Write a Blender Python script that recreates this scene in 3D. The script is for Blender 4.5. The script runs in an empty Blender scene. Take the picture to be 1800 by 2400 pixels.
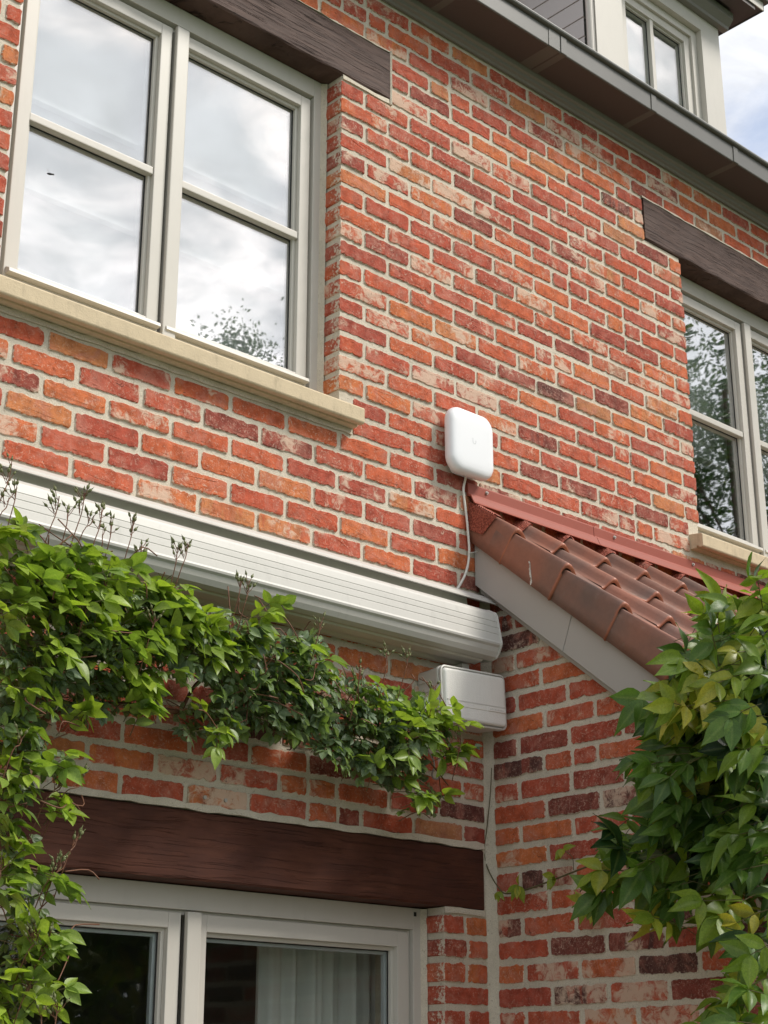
import bpy, bmesh, math, random
import numpy as np
from mathutils import Vector, Matrix, Euler
R = math.radians
rng = random.Random(7)
SC = bpy.context.scene
COL = SC.collection

# ------------------------------------------------------------------ camera, sky, sun, exposure
cam = bpy.data.objects.new('camera', bpy.data.cameras.new('camera'))
COL.objects.link(cam)
cam.location = (0, -3.4, 1.6)
cam.rotation_euler = (R(90 + 19.84), R(0.06), R(-43.02))
cam.data.sensor_fit = 'VERTICAL'; cam.data.sensor_height = 24
cam.data.lens = 3733.6 / 2400 * 24
cam.data.clip_start = 0.05; cam.data.clip_end = 2000
SC.camera = cam

SUN_V = Vector((0.50, -0.60, 0.88)).normalized()       # towards the sun: in front of the wall, from the right
world = bpy.data.worlds.new('World'); SC.world = world; world.use_nodes = True

sl = bpy.data.lights.new('sun', 'SUN'); sun = bpy.data.objects.new('sun', sl); COL.objects.link(sun)
sl.energy = 1.7; sl.angle = R(16); sl.color = (1.0, 0.95, 0.87)
sun.rotation_euler = SUN_V.to_track_quat('Z', 'Y').to_euler(); sun.location = (3, -6, 9)

SC.view_settings.view_transform = 'Standard'; SC.view_settings.look = 'None'
SC.view_settings.gamma = 1.0; SC.view_settings.use_curve_mapping = False
SC.view_settings.exposure = 1.08

# ------------------------------------------------------------------ node helper
class NT:
    def __init__(s, tree):
        s.t = tree; tree.nodes.clear()
    def n(s, typ, **kw):
        nd = s.t.nodes.new(typ)
        for k, v in kw.items(): setattr(nd, k, v)
        return nd
    def put(s, sock, v):
        if v is None: return
        if isinstance(v, bpy.types.NodeSocket): s.t.links.new(v, sock)
        elif isinstance(v, (int, float)):
            if sock.type in ('RGBA',): sock.default_value = (v, v, v, 1)
            elif sock.type == 'VECTOR': sock.default_value = (v, v, v)
            else: sock.default_value = v
        else:
            v = tuple(v)
            if sock.type == 'RGBA' and len(v) == 3: v = v + (1,)
            sock.default_value = v
    def math(s, op, a, b=None, c=None, clamp=False):
        nd = s.n('ShaderNodeMath', operation=op); nd.use_clamp = clamp
        s.put(nd.inputs[0], a); s.put(nd.inputs[1], b)
        if c is not None: s.put(nd.inputs[2], c)
        return nd.outputs[0]
    def vmath(s, op, a, b=None):
        nd = s.n('ShaderNodeVectorMath', operation=op)
        s.put(nd.inputs[0], a); s.put(nd.inputs[1], b)
        return nd.outputs[0]
    def mix(s, f, a, b, blend='MIX'):
        nd = s.n('ShaderNodeMix', data_type='RGBA', blend_type=blend)
        s.put(nd.inputs[0], f); s.put(nd.inputs[6], a); s.put(nd.inputs[7], b)
        return nd.outputs[2]
    def noise(s, vec, scale=5, detail=3, rough=0.55, dist=0.0, out='Fac'):
        nd = s.n('ShaderNodeTexNoise'); s.put(nd.inputs['Vector'], vec)
        s.put(nd.inputs['Scale'], scale); s.put(nd.inputs['Detail'], detail)
        s.put(nd.inputs['Roughness'], rough); s.put(nd.inputs['Distortion'], dist)
        return nd.outputs[out]
    def ramp(s, f, stops, interp='LINEAR'):
        nd = s.n('ShaderNodeValToRGB'); cr = nd.color_ramp; cr.interpolation = interp
        while len(cr.elements) < len(stops): cr.elements.new(0.5)
        for e, (p, c) in zip(cr.elements, stops):
            e.position = p; e.color = tuple(c) + (1,) if len(c) == 3 else c
        s.put(nd.inputs[0], f)
        return nd.outputs[0]
    def smooth(s, v, a, b):
        nd = s.n('ShaderNodeMapRange', interpolation_type='SMOOTHSTEP')
        s.put(nd.inputs[0], v); s.put(nd.inputs[1], a); s.put(nd.inputs[2], b)
        return nd.outputs[0]
    def pos(s): return s.n('ShaderNodeNewGeometry').outputs['Position']
    def bump(s, h, strength=0.3, dist=0.003):
        nd = s.n('ShaderNodeBump'); s.put(nd.inputs['Height'], h)
        nd.inputs['Strength'].default_value = strength; nd.inputs['Distance'].default_value = dist
        return nd.outputs[0]
    def principled(s, col, rough=0.7, normal=None, spec=0.5, metal=0.0, trans=None):
        nd = s.n('ShaderNodeBsdfPrincipled')
        s.put(nd.inputs['Base Color'], col); s.put(nd.inputs['Roughness'], rough)
        s.put(nd.inputs['Specular IOR Level'], spec); s.put(nd.inputs['Metallic'], metal)
        if normal is not None: s.put(nd.inputs['Normal'], normal)
        return nd.outputs[0]
    def out(s, sh):
        o = s.n('ShaderNodeOutputMaterial'); s.t.links.new(sh, o.inputs[0])

def newmat(name):
    m = bpy.data.materials.new(name); m.use_nodes = True
    return m, NT(m.node_tree)

# ---- sky: Nishita seen through broken bright cloud
w = NT(world.node_tree)
sky = w.n('ShaderNodeTexSky', sky_type='NISHITA'); sky.sun_disc = False
sky.sun_elevation = math.asin(SUN_V.z); sky.sun_rotation = math.atan2(SUN_V.x, SUN_V.y)
sky.air_density = 1.0; sky.dust_density = 3.0; sky.ozone_density = 1.0
tc = w.n('ShaderNodeTexCoord').outputs['Generated']
sep = w.n('ShaderNodeSeparateXYZ'); w.put(sep.inputs[0], tc)
zz = w.math('ADD', w.math('MAXIMUM', sep.outputs[2], 0.0), 0.25)
comb = w.n('ShaderNodeCombineXYZ')
w.put(comb.inputs[0], w.math('DIVIDE', sep.outputs[0], zz)); w.put(comb.inputs[1], w.math('DIVIDE', sep.outputs[1], zz))
cn = w.noise(comb.outputs[0], 4.4, 8, 0.60, 0.7)
cn2 = w.noise(w.vmath('ADD', comb.outputs[0], (3.1, 7.7, 0)), 9.0, 6, 0.62, 0.5)
cover = w.math('MULTIPLY_ADD', w.smooth(cn, 0.27, 0.58), 0.70, 0.30)
shade = w.math('MULTIPLY_ADD', cn2, 4.6, 2.8)
ccol = w.vmath('MULTIPLY', (0.97, 0.99, 1.04), None)
w.put(ccol.node.inputs[1], shade)
bg = w.n('ShaderNodeBackground'); w.put(bg.inputs[0], w.mix(cover, sky.outputs[0], ccol)); bg.inputs[1].default_value = 0.1
wo = w.n('ShaderNodeOutputWorld'); w.t.links.new(bg.outputs[0], wo.inputs[0])

# ------------------------------------------------------------------ materials
MORTAR = (0.66, 0.585, 0.475)
def mat_brick():
    m, t = newmat('brick')
    at = t.n('ShaderNodeAttribute', attribute_name='bk')
    sp = t.n('ShaderNodeSeparateColor'); t.put(sp.inputs[0], at.outputs['Color'])
    r1, r2, r3 = sp.outputs; edge = at.outputs['Alpha']
    p0 = t.pos()
    off = t.vmath('MULTIPLY', at.outputs['Color'], (37.0, 19.0, 53.0))
    p = t.vmath('ADD', p0, off)
    stops = [(0.0, (0.090, 0.036, 0.030)), (0.04, (0.19, 0.045, 0.032)), (0.12, (0.31, 0.058, 0.036)), (0.40, (0.40, 0.074, 0.038)),
             (0.70, (0.46, 0.098, 0.040)), (0.92, (0.50, 0.140, 0.046)), (0.97, (0.47, 0.18, 0.070)), (1.0, (0.30, 0.145, 0.085))]
    base = t.ramp(r1, stops)
    alt = t.ramp(t.math('FRACT', t.math('MULTIPLY_ADD', r3, 0.45, t.math('MULTIPLY', r1, 0.6))), stops)
    band = t.noise(t.vmath('MULTIPLY', p, (1, 1, 0.22)), 17, 2, 0.4)
    segm = t.math('MULTIPLY', t.smooth(band, 0.53, 0.57), t.smooth(r2, 0.35, 0.6))
    col = t.mix(t.math('MULTIPLY', segm, 0.75), base, alt)
    n1 = t.noise(p, 30, 4, 0.6)
    col = t.mix(1.0, col, t.ramp(n1, [(0.25, (0.60, 0.58, 0.58)), (0.5, (1.0, 1.0, 1.0)), (0.75, (1.30, 1.38, 1.42))]), 'MULTIPLY')
    # pinkish bloom
    n2 = t.noise(t.vmath('ADD', p, (5, 1, 9)), 13, 5, 0.65, 0.8)
    col = t.mix(t.math('MULTIPLY', t.smooth(n2, 0.46, 0.68), 0.55), col, (0.47, 0.185, 0.135))
    # lime and old mortar left on reclaimed faces
    n4 = t.noise(t.vmath('ADD', p, (1, 8, 2)), 34, 7, 0.72, 1.2)
    n7 = t.noise(t.vmath('ADD', p, (2, 3, 7)), 11, 2, 0.5)
    n8 = t.math('MULTIPLY_ADD', n7, 0.55, t.math('MULTIPLY', n4, 0.55))
    thr = t.math('MULTIPLY_ADD', t.math('POWER', r2, 2.0), -0.20, 0.678)
    lime = t.math('MULTIPLY', t.smooth(n8, thr, t.math('ADD', thr, 0.12)), 0.82)
    col = t.mix(lime, col, (0.60, 0.45, 0.34))
    n9 = t.noise(t.vmath('ADD', p, (6, 2, 3)), 70, 8, 0.78, 2.0)
    col = t.mix(t.math('MULTIPLY', t.smooth(n9, 0.51, 0.66), t.math('MULTIPLY_ADD', r3, 0.52, 0.30)), col, (0.62, 0.43, 0.33))
    # dark pits and cracks
    n6 = t.noise(t.vmath('ADD', p, (4, 4, 1)), 62, 5, 0.7, 1.5)
    pit = t.smooth(n6, 0.630, 0.68)
    col = t.mix(t.math('MULTIPLY', pit, 0.75), col, (0.09, 0.035, 0.025))
    # mortar smeared over the arrises
    n5 = t.noise(p0, 95, 4, 0.65)
    em = t.smooth(t.math('MULTIPLY_ADD', edge, 0.40, n5), 0.79, 0.93)
    col = t.mix(t.math('MULTIPLY', em, 0.85), col, MORTAR)
    fine = t.noise(p0, 320, 3, 0.6)
    h = t.math('MULTIPLY_ADD', fine, 0.35, t.math('MULTIPLY_ADD', n4, 0.7, t.math('MULTIPLY', pit, -0.9)))
    t.out(t.principled(col, 0.88, t.bump(h, 0.55, 0.004), 0.25))
    return m
def mat_mortar():
    m, t = newmat('mortar')
    p = t.pos()
    n1 = t.noise(p, 14, 4, 0.6); n2 = t.noise(p, 420, 3, 0.7); n3 = t.noise(p, 110, 3, 0.6)
    col = t.mix(n1, (0.57, 0.505, 0.405), (0.75, 0.675, 0.555))
    n4 = t.noise(t.vmath('MULTIPLY', p, (1, 1, 0.5)), 3.0, 5, 0.65)
    col = t.mix(t.math('MULTIPLY', t.smooth(n4, 0.45, 0.72), 0.45), col, (0.40, 0.36, 0.29))
    col = t.mix(t.math('MULTIPLY', t.smooth(n3, 0.60, 0.72), 0.5), col, (0.30, 0.22, 0.16))
    col = t.mix(1.0, col, t.ramp(n2, [(0.3, (0.72, 0.72, 0.72)), (0.55, (1, 1, 1)), (0.8, (1.15, 1.15, 1.15))]), 'MULTIPLY')
    t.out(t.principled(col, 0.95, t.bump(t.math('ADD', n2, n3), 0.7, 0.003), 0.15))
    return m
def mat_plain(name, col, rough=0.5, var=0.06, scale=6, bumps=0.0, bscale=200, spec=0.4, dirt=0.0):
    m, t = newmat(name)
    p = t.pos()
    n1 = t.noise(p, scale, 5, 0.6); n2 = t.noise(p, bscale, 3, 0.6)
    a = tuple(c * (1 - var) for c in col); b = tuple(c * (1 + var) for c in col)
    c = t.mix(n1, a, b)
    if dirt > 0:
        n3 = t.noise(t.vmath('MULTIPLY', p, (1, 1, 0.25)), 38, 5, 0.7)
        c = t.mix(t.math('MULTIPLY', t.smooth(n3, 0.5, 0.75), dirt), c, tuple(v * 0.45 for v in col))
    t.out(t.principled(c, t.math('MULTIPLY_ADD', n1, 0.15, rough - 0.07), t.bump(n2, bumps, 0.002) if bumps else None, spec))
    return m
def mat_wood(name, dark, light, grey, gfac, ck=0.75, wp=2.0):
    m, t = newmat(name)
    p = t.pos()
    warp = t.noise(t.vmath('MULTIPLY', p, (1.6, 1, 5)), 2.2, 3, 0.5, 0.0, 'Color')
    pw = t.vmath('ADD', t.vmath('MULTIPLY', p, (1.0, 1.0, 22.0)), t.vmath('MULTIPLY', warp, (0.4, 0.0, wp)))
    g = t.noise(t.vmath('MULTIPLY', pw, (2.2, 2.2, 1.0)), 2.6, 6, 0.66)
    g2 = t.noise(t.vmath('MULTIPLY', pw, (1.1, 1.1, 2.6)), 3.4, 5, 0.7)
    big = t.noise(t.vmath('MULTIPLY', p, (1, 1, 2)), 5, 4, 0.6)
    col = t.mix(t.smooth(g, 0.32, 0.68), dark, light)
    col = t.mix(t.math('MULTIPLY', t.smooth(big, 0.35, 0.75), gfac), col, grey)
    crack = t.smooth(g2, 0.55, 0.64)
    col = t.mix(t.math('MULTIPLY', crack, ck), col, tuple(c * 0.35 for c in dark))
    h = t.math('MULTIPLY_ADD', crack, -1.6 * ck, t.math('MULTIPLY', g, 0.8 * ck))
    t.out(t.principled(col, 0.66, t.bump(h, 0.7, 0.004), 0.18))
    return m
def mat_glass(name='coated_glass', r0=0.40):
    m, t = newmat(name)
    ge = t.n('ShaderNodeNewGeometry')
    dt = t.n('ShaderNodeVectorMath', operation='DOT_PRODUCT')
    t.put(dt.inputs[0], ge.outputs['Incoming']); t.put(dt.inputs[1], ge.outputs['Normal'])
    fac = t.math('MULTIPLY_ADD', t.math('POWER', t.math('SUBTRACT', 1.0, t.math('ABSOLUTE', dt.outputs['Value'])), 4.0), 0.75, r0)
    n = t.noise(ge.outputs['Position'], 2.3, 2, 0.5)
    bp = t.bump(n, 0.05, 0.02)
    gl = t.n('ShaderNodeBsdfGlossy'); gl.inputs['Roughness'].default_value = 0.015; gl.inputs['Color'].default_value = (1.0, 1.0, 1.0, 1)
    t.put(gl.inputs['Normal'], bp)
    tr = t.n('ShaderNodeBsdfTransparent'); tr.inputs[0].default_value = (0.95, 0.97, 0.96, 1)
    mx = t.n('ShaderNodeMixShader'); t.put(mx.inputs[0], fac)
    t.t.links.new(tr.outputs[0], mx.inputs[1]); t.t.links.new(gl.outputs[0], mx.inputs[2])
    t.out(mx.outputs[0])
    return m
def mat_tile():
    m, t = newmat('clay_tile')
    p = t.pos()
    at = t.n('ShaderNodeAttribute', attribute_name='edge')
    oi = t.n('ShaderNodeObjectInfo')
    pr = t.vmath('ADD', p, t.vmath('MULTIPLY', oi.outputs['Location'], (3.0, 7.0, 1.0)))
    n1 = t.noise(pr, 4.5, 2, 0.5, 0.3); n2 = t.noise(p, 300, 3, 0.6); n3 = t.noise(pr, 40, 4, 0.65)
    col = t.ramp(n1, [(0.28, (0.150, 0.098, 0.080)), (0.5, (0.225, 0.112, 0.080)), (0.75, (0.315, 0.122, 0.076))])
    col = t.mix(1.0, col, t.ramp(n3, [(0.3, (0.9, 0.9, 0.9)), (0.7, (1.09, 1.08, 1.06))]), 'MULTIPLY')
    col = t.mix(t.math('MULTIPLY', t.smooth(t.math('MULTIPLY_ADD', n3, 0.3, at.outputs['Fac']), 0.62, 0.95), 0.85), col, (0.40, 0.125, 0.062))
    n5 = t.noise(p, 16, 6, 0.7)
    col = t.mix(t.math('MULTIPLY', t.smooth(n5, 0.58, 0.75), 0.35), col, (0.26, 0.22, 0.19))
    t.out(t.principled(col, 0.48, t.bump(t.math('MULTIPLY_ADD', n2, 0.5, n3), 0.18, 0.002), 0.5))
    return m
def mat_leaf(name, stops, rough=0.42, trans=0.3):
    m, t = newmat(name)
    at = t.n('ShaderNodeAttribute', attribute_name='tint')
    oi = t.n('ShaderNodeObjectInfo')
    tint = t.vmath('ADD', at.outputs['Color'], oi.outputs['Color'])
    sp = t.n('ShaderNodeSeparateXYZ'); t.put(sp.inputs[0], tint)
    p = t.pos()
    n = t.noise(p, 60, 3, 0.6)
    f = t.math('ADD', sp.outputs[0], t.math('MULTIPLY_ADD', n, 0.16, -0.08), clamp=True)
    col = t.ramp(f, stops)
    uv = t.n('ShaderNodeAttribute', attribute_name='rib')
    rib = t.smooth(uv.outputs['Fac'], 0.72, 0.98)
    col = t.mix(t.math('MULTIPLY', rib, 0.16), col, (0.34, 0.42, 0.14))
    vein = t.noise(t.vmath('MULTIPLY', p, (1, 1, 1)), 210, 2, 0.5, 1.5)
    col = t.mix(1.0, col, t.ramp(vein, [(0.35, (0.82, 0.84, 0.8)), (0.65, (1.14, 1.12, 1.1))]), 'MULTIPLY')
    blem = t.smooth(t.noise(p, 45, 4, 0.7), 0.69, 0.76)
    col = t.mix(t.math('MULTIPLY', blem, 0.55), col, (0.24, 0.17, 0.05))
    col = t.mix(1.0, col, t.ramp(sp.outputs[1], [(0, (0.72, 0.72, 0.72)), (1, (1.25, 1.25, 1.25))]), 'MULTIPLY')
    pr = t.principled(col, rough, t.bump(t.noise(p, 130, 3, 0.6), 0.25, 0.002), 0.32)
    tl = t.n('ShaderNodeBsdfTranslucent'); t.put(tl.inputs[0], t.mix(1.0, col, (1.5, 1.6, 0.7), 'MULTIPLY'))
    mx = t.n('ShaderNodeMixShader'); mx.inputs[0].default_value = trans
    t.t.links.new(pr, mx.inputs[1]); t.t.links.new(tl.outputs[0], mx.inputs[2])
    t.out(mx.outputs[0])
    return m
def mat_fabric(name, col, trans=0.4):
    m, t = newmat(name)
    p = t.pos(); n = t.noise(p, 250, 2, 0.6); n1 = t.noise(p, 5, 3, 0.5)
    c = t.mix(n1, tuple(v * 0.92 for v in col), col)
    d = t.n('ShaderNodeBsdfDiffuse'); t.put(d.inputs[0], c); t.put(d.inputs['Normal'], t.bump(n, 0.2, 0.001))
    tl = t.n('ShaderNodeBsdfTranslucent'); t.put(tl.inputs[0], c)
    mx = t.n('ShaderNodeMixShader'); mx.inputs[0].default_value = trans
    t.t.links.new(d.outputs[0], mx.inputs[1]); t.t.links.new(tl.outputs[0], mx.inputs[2])
    t.out(mx.outputs[0])
    return m

M = {}
M['brick'] = mat_brick(); M['mortar'] = mat_mortar()
M['paint'] = mat_plain('grey_paint', (0.55, 0.52, 0.468), 0.38, 0.05, 4, 0.05, 300, 0.4, 0.07)
M['clad'] = mat_plain('grey_cladding', (0.50, 0.475, 0.46), 0.45, 0.04, 5, 0.05, 260, 0.4)
M['barge'] = mat_plain('grey_bargeboard', (0.40, 0.375, 0.345), 0.42, 0.05, 3, 0.04, 260, 0.4)
M['gutter'] = mat_plain('dark_gutter', (0.115, 0.112, 0.100), 0.38, 0.10, 7, 0.05, 240, 0.45)
M['plum_shade'] = mat_plain('plum_shaded_underside', (0.085, 0.070, 0.066), 0.5, 0.08, 7, 0.05, 240, 0.3)  # darker than the gutter: shading of its underside put into this colour
M['cornice'] = mat_plain('grey_cornice', (0.20, 0.192, 0.172), 0.45, 0.08, 7, 0.05, 240, 0.4)
M['stone'] = mat_plain('limestone', (0.58, 0.475, 0.325), 0.85, 0.16, 24, 0.6, 240, 0.2, 0.42)
M['awning'] = mat_plain('awning_aluminium', (0.52, 0.505, 0.465), 0.42, 0.04, 5, 0.03, 300, 0.35, 0.16)
M['boxgrey'] = mat_plain('box_plastic', (0.62, 0.605, 0.56), 0.45, 0.04, 8, 0.05, 420, 0.4, 0.10)
M['boxlid'] = mat_plain('box_lid_plastic', (0.80, 0.785, 0.73), 0.42, 0.04, 8, 0.55, 300, 0.4, 0.12)
M['white'] = mat_plain('white_plastic', (0.80, 0.81, 0.83), 0.35, 0.01, 4, 0.0, 200, 0.5)
M['emblem'] = mat_plain('emblem_grey', (0.62, 0.635, 0.65), 0.4, 0.02)
M['cable'] = mat_plain('cable_white', (0.70, 0.68, 0.62), 0.5, 0.04, 30)
M['cablegrey'] = mat_plain('cable_grey', (0.32, 0.30, 0.28), 0.6, 0.05, 30)
M['flash'] = mat_plain('red_metal', (0.29, 0.072, 0.047), 0.5, 0.06, 6, 0.04, 250, 0.25, 0.05)
def mat_pleat():
    m, t = newmat('red_pleated_sheet')
    p = t.pos(); v = t.vmath('MULTIPLY', p, (14.0, 170.0, 170.0))
    n = t.noise(v, 1.0, 3, 0.6, 0.4)
    col = t.mix(t.smooth(n, 0.35, 0.65), (0.20, 0.050, 0.032), (0.44, 0.125, 0.080))
    t.out(t.principled(col, 0.6, t.bump(n, 1.0, 0.006), 0.2))
    return m
M['pleat'] = mat_pleat()
M['steel'] = mat_plain('screw_steel', (0.42, 0.40, 0.37), 0.35, 0.05, 40, 0, 200, 0.7)
M['rubber'] = mat_plain('black_gasket', (0.018, 0.018, 0.018), 0.6, 0.05)
M['spacer'] = mat_plain('pane_spacer', (0.42, 0.44, 0.46), 0.35, 0.05)
M['lintel_up'] = mat_wood('weathered_beam', (0.048, 0.027, 0.021), (0.108, 0.066, 0.053), (0.100, 0.068, 0.059), 0.5, 0.9, 0.9)
M['lintel_low'] = mat_wood('stained_beam', (0.066, 0.023, 0.014), (0.098, 0.036, 0.022), (0.050, 0.020, 0.016), 0.7, 0.28, 0.6)
M['glass'] = mat_glass(); M['dormerglass'] = mat_glass('dormer_glass', 0.28); M['clearglass'] = mat_glass('clear_glass', 0.03)
M['tile'] = mat_tile()
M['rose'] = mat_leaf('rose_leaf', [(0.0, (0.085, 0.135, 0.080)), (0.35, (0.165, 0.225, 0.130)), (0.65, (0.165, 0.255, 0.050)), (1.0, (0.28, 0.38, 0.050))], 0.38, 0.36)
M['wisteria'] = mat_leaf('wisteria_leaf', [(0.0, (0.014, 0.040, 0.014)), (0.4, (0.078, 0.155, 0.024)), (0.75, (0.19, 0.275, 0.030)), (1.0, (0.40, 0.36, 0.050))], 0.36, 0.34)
M['treeleaf'] = mat_leaf('tree_leaf', [(0.0, (0.02, 0.045, 0.015)), (0.5, (0.05, 0.10, 0.025)), (1.0, (0.18, 0.20, 0.03))], 0.5, 0.25)
M['stem'] = mat_plain('green_stem', (0.10, 0.085, 0.035), 0.6, 0.3, 25)
M['redstem'] = mat_plain('red_stem', (0.15, 0.065, 0.035), 0.6, 0.3, 25)
M['bud'] = mat_plain('rose_bud', (0.135, 0.150, 0.060), 0.6, 0.25, 60)
M['bark'] = mat_plain('bark', (0.10, 0.075, 0.05), 0.9, 0.3, 20, 0.5, 60)
M['blind'] = mat_fabric('white_blind', (0.80, 0.82, 0.82), 0.35)
M['curtain'] = mat_fabric('sheer_curtain', (0.80, 0.81, 0.77), 0.4)
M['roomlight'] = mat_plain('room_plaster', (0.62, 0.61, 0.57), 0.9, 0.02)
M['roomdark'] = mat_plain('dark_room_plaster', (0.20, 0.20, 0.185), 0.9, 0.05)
M['ground'] = mat_plain('patio', (0.22, 0.21, 0.185), 0.9, 0.2, 1.5, 0.3, 60)
M['lawn'] = mat_plain('lawn', (0.06, 0.11, 0.03), 0.9, 0.35, 1.0, 0.3, 80)
M['slate'] = mat_plain('roof_slope', (0.17, 0.10, 0.08), 0.8, 0.2, 8, 0.3, 60)
M['fly'] = mat_plain('insect_body', (0.012, 0.012, 0.012), 0.4, 0.1)
M['wing'] = mat_plain('insect_wing', (0.16, 0.17, 0.17), 0.3, 0.1)

# ------------------------------------------------------------------ mesh helpers
def tag(o, label=None, cat=None, group=None, kind=None):
    if label: o['label'] = label
    if cat: o['category'] = cat
    if group: o['group'] = group
    if kind: o['kind'] = kind
    return o
def empty(name, loc=(0, 0, 0)):
    o = bpy.data.objects.new(name, None); COL.objects.link(o); o.location = loc; o.empty_display_size = 0.1
    return o
def link(name, me, mat, parent=None, smooth=False):
    if mat is not None: me.materials.append(mat)
    if smooth: me.polygons.foreach_set('use_smooth', [True] * len(me.polygons))
    o = bpy.data.objects.new(name, me); COL.objects.link(o)
    if parent is not None:
        o.parent = parent
        o.matrix_parent_inverse = PINV(parent)
    return o
def wmat(o):
    m = Matrix.LocRotScale(o.location, o.rotation_euler, o.scale)
    if o.parent is not None: m = wmat(o.parent) @ o.matrix_parent_inverse @ m
    return m
def PINV(p): return wmat(p).inverted()

class MB:
    def __init__(s): s.v = []; s.f = []
    def add(s, vs, fs):
        k = len(s.v); s.v.extend(vs); s.f.extend([tuple(i + k for i in f) for f in fs]); return s
    def box(s, x0, x1, y0, y1, z0, z1):
        vs = [(x, y, z) for x in (x0, x1) for y in (y0, y1) for z in (z0, z1)]
        return s.add(vs, [(0, 1, 3, 2), (4, 6, 7, 5), (0, 4, 5, 1), (2, 3, 7, 6), (0, 2, 6, 4), (1, 5, 7, 3)])
    def quad(s, a, b, c, d): return s.add([a, b, c, d], [(0, 1, 2, 3)])
    def prismx(s, prof, x0, x1):                     # prof: (y,z) loop, extruded along X
        n = len(prof)
        vs = [(x0, y, z) for y, z in prof] + [(x1, y, z) for y, z in prof]
        fs = [(i, (i + 1) % n, n + (i + 1) % n, n + i) for i in range(n)]
        fs += [tuple(range(n - 1, -1, -1)), tuple(range(n, 2 * n))]
        return s.add(vs, fs)
    def prismz(s, prof, z0, z1):
        n = len(prof)
        vs = [(x, y, z0) for x, y in prof] + [(x, y, z1) for x, y in prof]
        fs = [(i, (i + 1) % n, n + (i + 1) % n, n + i) for i in range(n)] + [tuple(range(n - 1, -1, -1)), tuple(range(n, 2 * n))]
        return s.add(vs, fs)
    def tube(s, pts, r, n=6):
        pts = [Vector(p) for p in pts]; rings = []
        k = len(s.v)
        for i, p in enumerate(pts):
            d = (pts[min(i + 1, len(pts) - 1)] - pts[max(i - 1, 0)]).normalized()
            a = d.cross(Vector((0.31, 0.2, 0.93))).normalized(); b = d.cross(a)
            rr = r(i / (len(pts) - 1)) if callable(r) else r
            for j in range(n):
                t = 2 * math.pi * j / n
                s.v.append(tuple(p + a * rr * math.cos(t) + b * rr * math.sin(t)))
        for i in range(len(pts) - 1):
            for j in range(n):
                s.f.append((k + i * n + j, k + i * n + (j + 1) % n, k + (i + 1) * n + (j + 1) % n, k + (i + 1) * n + j))
        s.f.append(tuple(k + j for j in range(n))); s.f.append(tuple(k + (len(pts) - 1) * n + j for j in range(n - 1, -1, -1)))
        return s
    def sphere(s, c, rx, ry, rz, nu=8, nv=6, rot=None):
        k = len(s.v); c = Vector(c)
        for i in range(nv + 1):
            th = math.pi * i / nv
            for j in range(nu):
                ph = 2 * math.pi * j / nu
                p = Vector((rx * math.sin(th) * math.cos(ph), ry * math.sin(th) * math.sin(ph), rz * math.cos(th)))
                if rot is not None: p = rot @ p
                s.v.append(tuple(c + p))
        for i in range(nv):
            for j in range(nu):
                s.f.append((k + i * nu + j, k + (i + 1) * nu + j, k + (i + 1) * nu + (j + 1) % nu, k + i * nu + (j + 1) % nu))
        return s
    def mesh(s, name, bevel=0.0, seg=2, weld=False):
        me = bpy.data.meshes.new(name); me.from_pydata(s.v, [], s.f)
        bm = bmesh.new(); bm.from_mesh(me)
        if weld: bmesh.ops.remove_doubles(bm, verts=bm.verts, dist=1e-5)
        bmesh.ops.recalc_face_normals(bm, faces=bm.faces)
        if bevel > 0:
            es = [e for e in bm.edges if len(e.link_faces) == 2 and e.calc_face_angle(0) > 0.5]
            bmesh.ops.bevel(bm, geom=es, offset=bevel, segments=seg, affect='EDGES', profile=0.6, clamp_overlap=True)
        bm.to_mesh(me); bm.free(); me.update()
        return me
    def build(s, name, mat, parent=None, bevel=0.0, smooth=False, seg=2, weld=False):
        return link(name, s.mesh(name, bevel, seg, weld), mat, parent, smooth)

# pixel of the photograph (1800 x 2400) + distance plane -> point of the place, used while laying things out
_y, _p = R(43.02), R(19.84)
FW = Vector((math.sin(_y) * math.cos(_p), math.cos(_y) * math.cos(_p), math.sin(_p)))
RT = Vector((math.cos(_y), -math.sin(_y), 0)); DN = FW.cross(RT)
CAM = Vector((0, -3.4, 1.6))
def ray(px, py): return FW + RT * ((px - 900) / 3733.6) + DN * ((py - 1200) / 3733.6)
def atY(px, py, Y):
    d = ray(px, py); return CAM + d * ((Y - CAM.y) / d.y)
def atX(px, py, X):
    d = ray(px, py); return CAM + d * ((X - CAM.x) / d.x)
def atD(px, py, dist): return CAM + ray(px, py).normalized() * dist
def project(p):
    d = Vector(p) - CAM; w_ = d.dot(FW)
    return 900 + 3733.6 * d.dot(RT) / w_, 1200 + 3733.6 * d.dot(DN) / w_, w_

# ------------------------------------------------------------------ ground
g = MB().quad((-300, -300, 0), (300, -300, 0), (300, 300, 0), (-300, 300, 0)).build('ground', M['lawn']); tag(g, kind='structure')
g = MB().quad((-6, -4.5, 0.004), (9, -4.5, 0.004), (9, 0.0, 0.004), (-6, 0.0, 0.004)).build('patio', M['ground']); tag(g, kind='structure')

# ------------------------------------------------------------------ the house
house = tag(empty('brick_house', (3.0, 0.0, 0.0)), 'red brick house with grey window frames, dark gutter and grey dormer', 'house')
ext = tag(empty('brick_extension', (3.62, -0.8, 0.0)), 'red brick side extension under a sloping brown tiled roof', 'extension')

OPEN = [(1.795, 2.984, 3.575, 4.79), (4.836, 6.02, 3.575, 4.79), (1.72, 3.416, 0.05, 2.10)]      # openings x0,x1,z0,z1
HOLE = OPEN + [(1.50, 3.212, 4.79, 4.985), (4.602, 6.24, 4.79, 4.983), (1.20, 3.589, 2.10, 2.283)]  # + lintels
COURSE = 0.0673; ZTOP = 4.769 + 6 * COURSE; UNIT = 0.2075

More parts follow.
